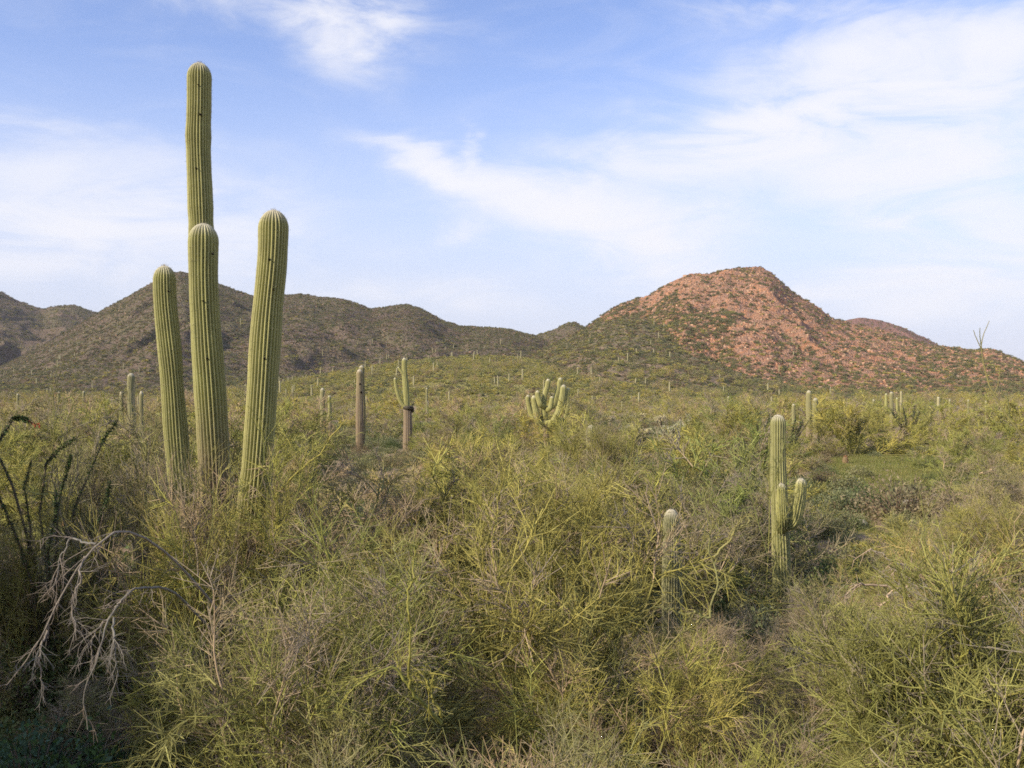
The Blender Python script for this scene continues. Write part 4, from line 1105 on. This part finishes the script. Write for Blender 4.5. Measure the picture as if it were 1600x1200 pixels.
def stone_mesh(seed, flat=.6):
    rng = np.random.default_rng(seed)
    n, m = 12, 8; th = np.arange(n) / n * 6.283; ph = np.linspace(0, math.pi, m)
    T, Ph = np.meshgrid(th, ph); d = np.stack([np.sin(Ph) * np.cos(T), np.sin(Ph) * np.sin(T), np.cos(Ph)], -1)
    rr = 1 + .5 * (fbm(d[..., 0] * 1.6 + seed, d[..., 1] * 1.6 + d[..., 2] * 1.3, 4) - .5)
    v = d * rr[..., None] * np.array((1, .8, flat))
    i, j = np.meshgrid(np.arange(m - 1), np.arange(n), indexing='ij')
    f = np.stack([i * n + j, (i + 1) * n + j, (i + 1) * n + (j + 1) % n, i * n + (j + 1) % n], -1).reshape(-1, 4)
    return fast_mesh('stone', v.reshape(-1, 3), f, np.full((n * m, 3), (.42, .37, .33)) * rng.uniform(.85, 1.15), M_STONE, smooth=False)
ST = [stone_mesh(i) for i in (1, 2, 3)]
for k, (p, d, sc, lab) in enumerate([(1272, 10.6, .16, 'pale stone in the shade at the bottom right'), (1300, 10.4, .11, 'smaller pale stone beside the bottom right stone'),
                                     (1495, 12.2, .13, 'whitish stone under the upright wands in the lower right corner'), (1428, 32, .35, 'pinkish flat rock in the wash behind the brown twiggy shrub'),
                                     (1345, 28, .25, 'tan rock at the near end of the clearing')]):
    o = add('stone', ST[k % 3]); x, y, z = ground_at(p, d); o.location = (x, y, z + sc * .3); o.scale = (sc, sc, sc); o.rotation_euler = (0, 0, k)
    tag(o, lab, 'stone')
def barrel(px, d, label, seed):
    me, ar, nr, T, _ = stem_mesh('barrel_body', [(0, 0, -.05), (0, 0, .3), (0, 0, .62)], .19, ribs=16, seed=seed, per=4, step=.04, depth=.2, cap=1.0, green=(.20, .15, .07), wool=False)
    o = empty('barrel_cactus', ground_at(px, d)); o.scale = (.75,) * 3; add('body', me, o)
    sm = spine_mesh('barrel_spines', ar, nr, T, .07, seed, n=5, thick=.003)
    at = sm.color_attributes['tint']; n = len(sm.vertices); at.data.foreach_set('color', np.tile(np.array((.50, .19, .12, 1), np.float32), n))
    tag(add('spines', sm, o), kind='stuff'); tag(o, label, 'barrel cactus')
barrel(104, 26, 'reddish barrel cactus left of the other behind the ocotillo', 95)
barrel(127, 27, 'reddish barrel cactus right of the other behind the ocotillo', 96)
barrel(1321, 50, 'small reddish barrel cactus at the back of the grassy clearing', 97)

print('triangles of unique meshes:', sum(len(m.loop_triangles) or sum(len(p.vertices) - 2 for p in m.polygons) if len(m.polygons) < 300 else len(m.polygons) * 2 for m in bpy.data.meshes))


# ------------------------------------------------------------------ the air
hv = np.array([(x, y, z) for x in (-3000, 3000) for y in (-60, 2400) for z in (-9, 245)], float)
hf = np.array([(0, 1, 3, 2), (4, 6, 7, 5), (0, 4, 5, 1), (2, 3, 7, 6), (0, 2, 6, 4), (1, 5, 7, 3)])
hm = bpy.data.materials.new('thin_air'); hm.use_nodes = True
hn = hm.node_tree; hn.nodes.clear()
pv_ = hn.nodes.new('ShaderNodeVolumePrincipled'); pv_.inputs['Color'].default_value = (0.88, 0.88, 0.92, 1); pv_.inputs['Density'].default_value = 0.00005
ho_ = hn.nodes.new('ShaderNodeOutputMaterial'); hn.links.new(pv_.outputs[0], ho_.inputs['Volume'])
haze = add('haze', fast_mesh('haze', hv, hf, mat=hm, smooth=False)); tag(haze, 'thin pale haze filling the air over the desert', None, None, 'stuff')
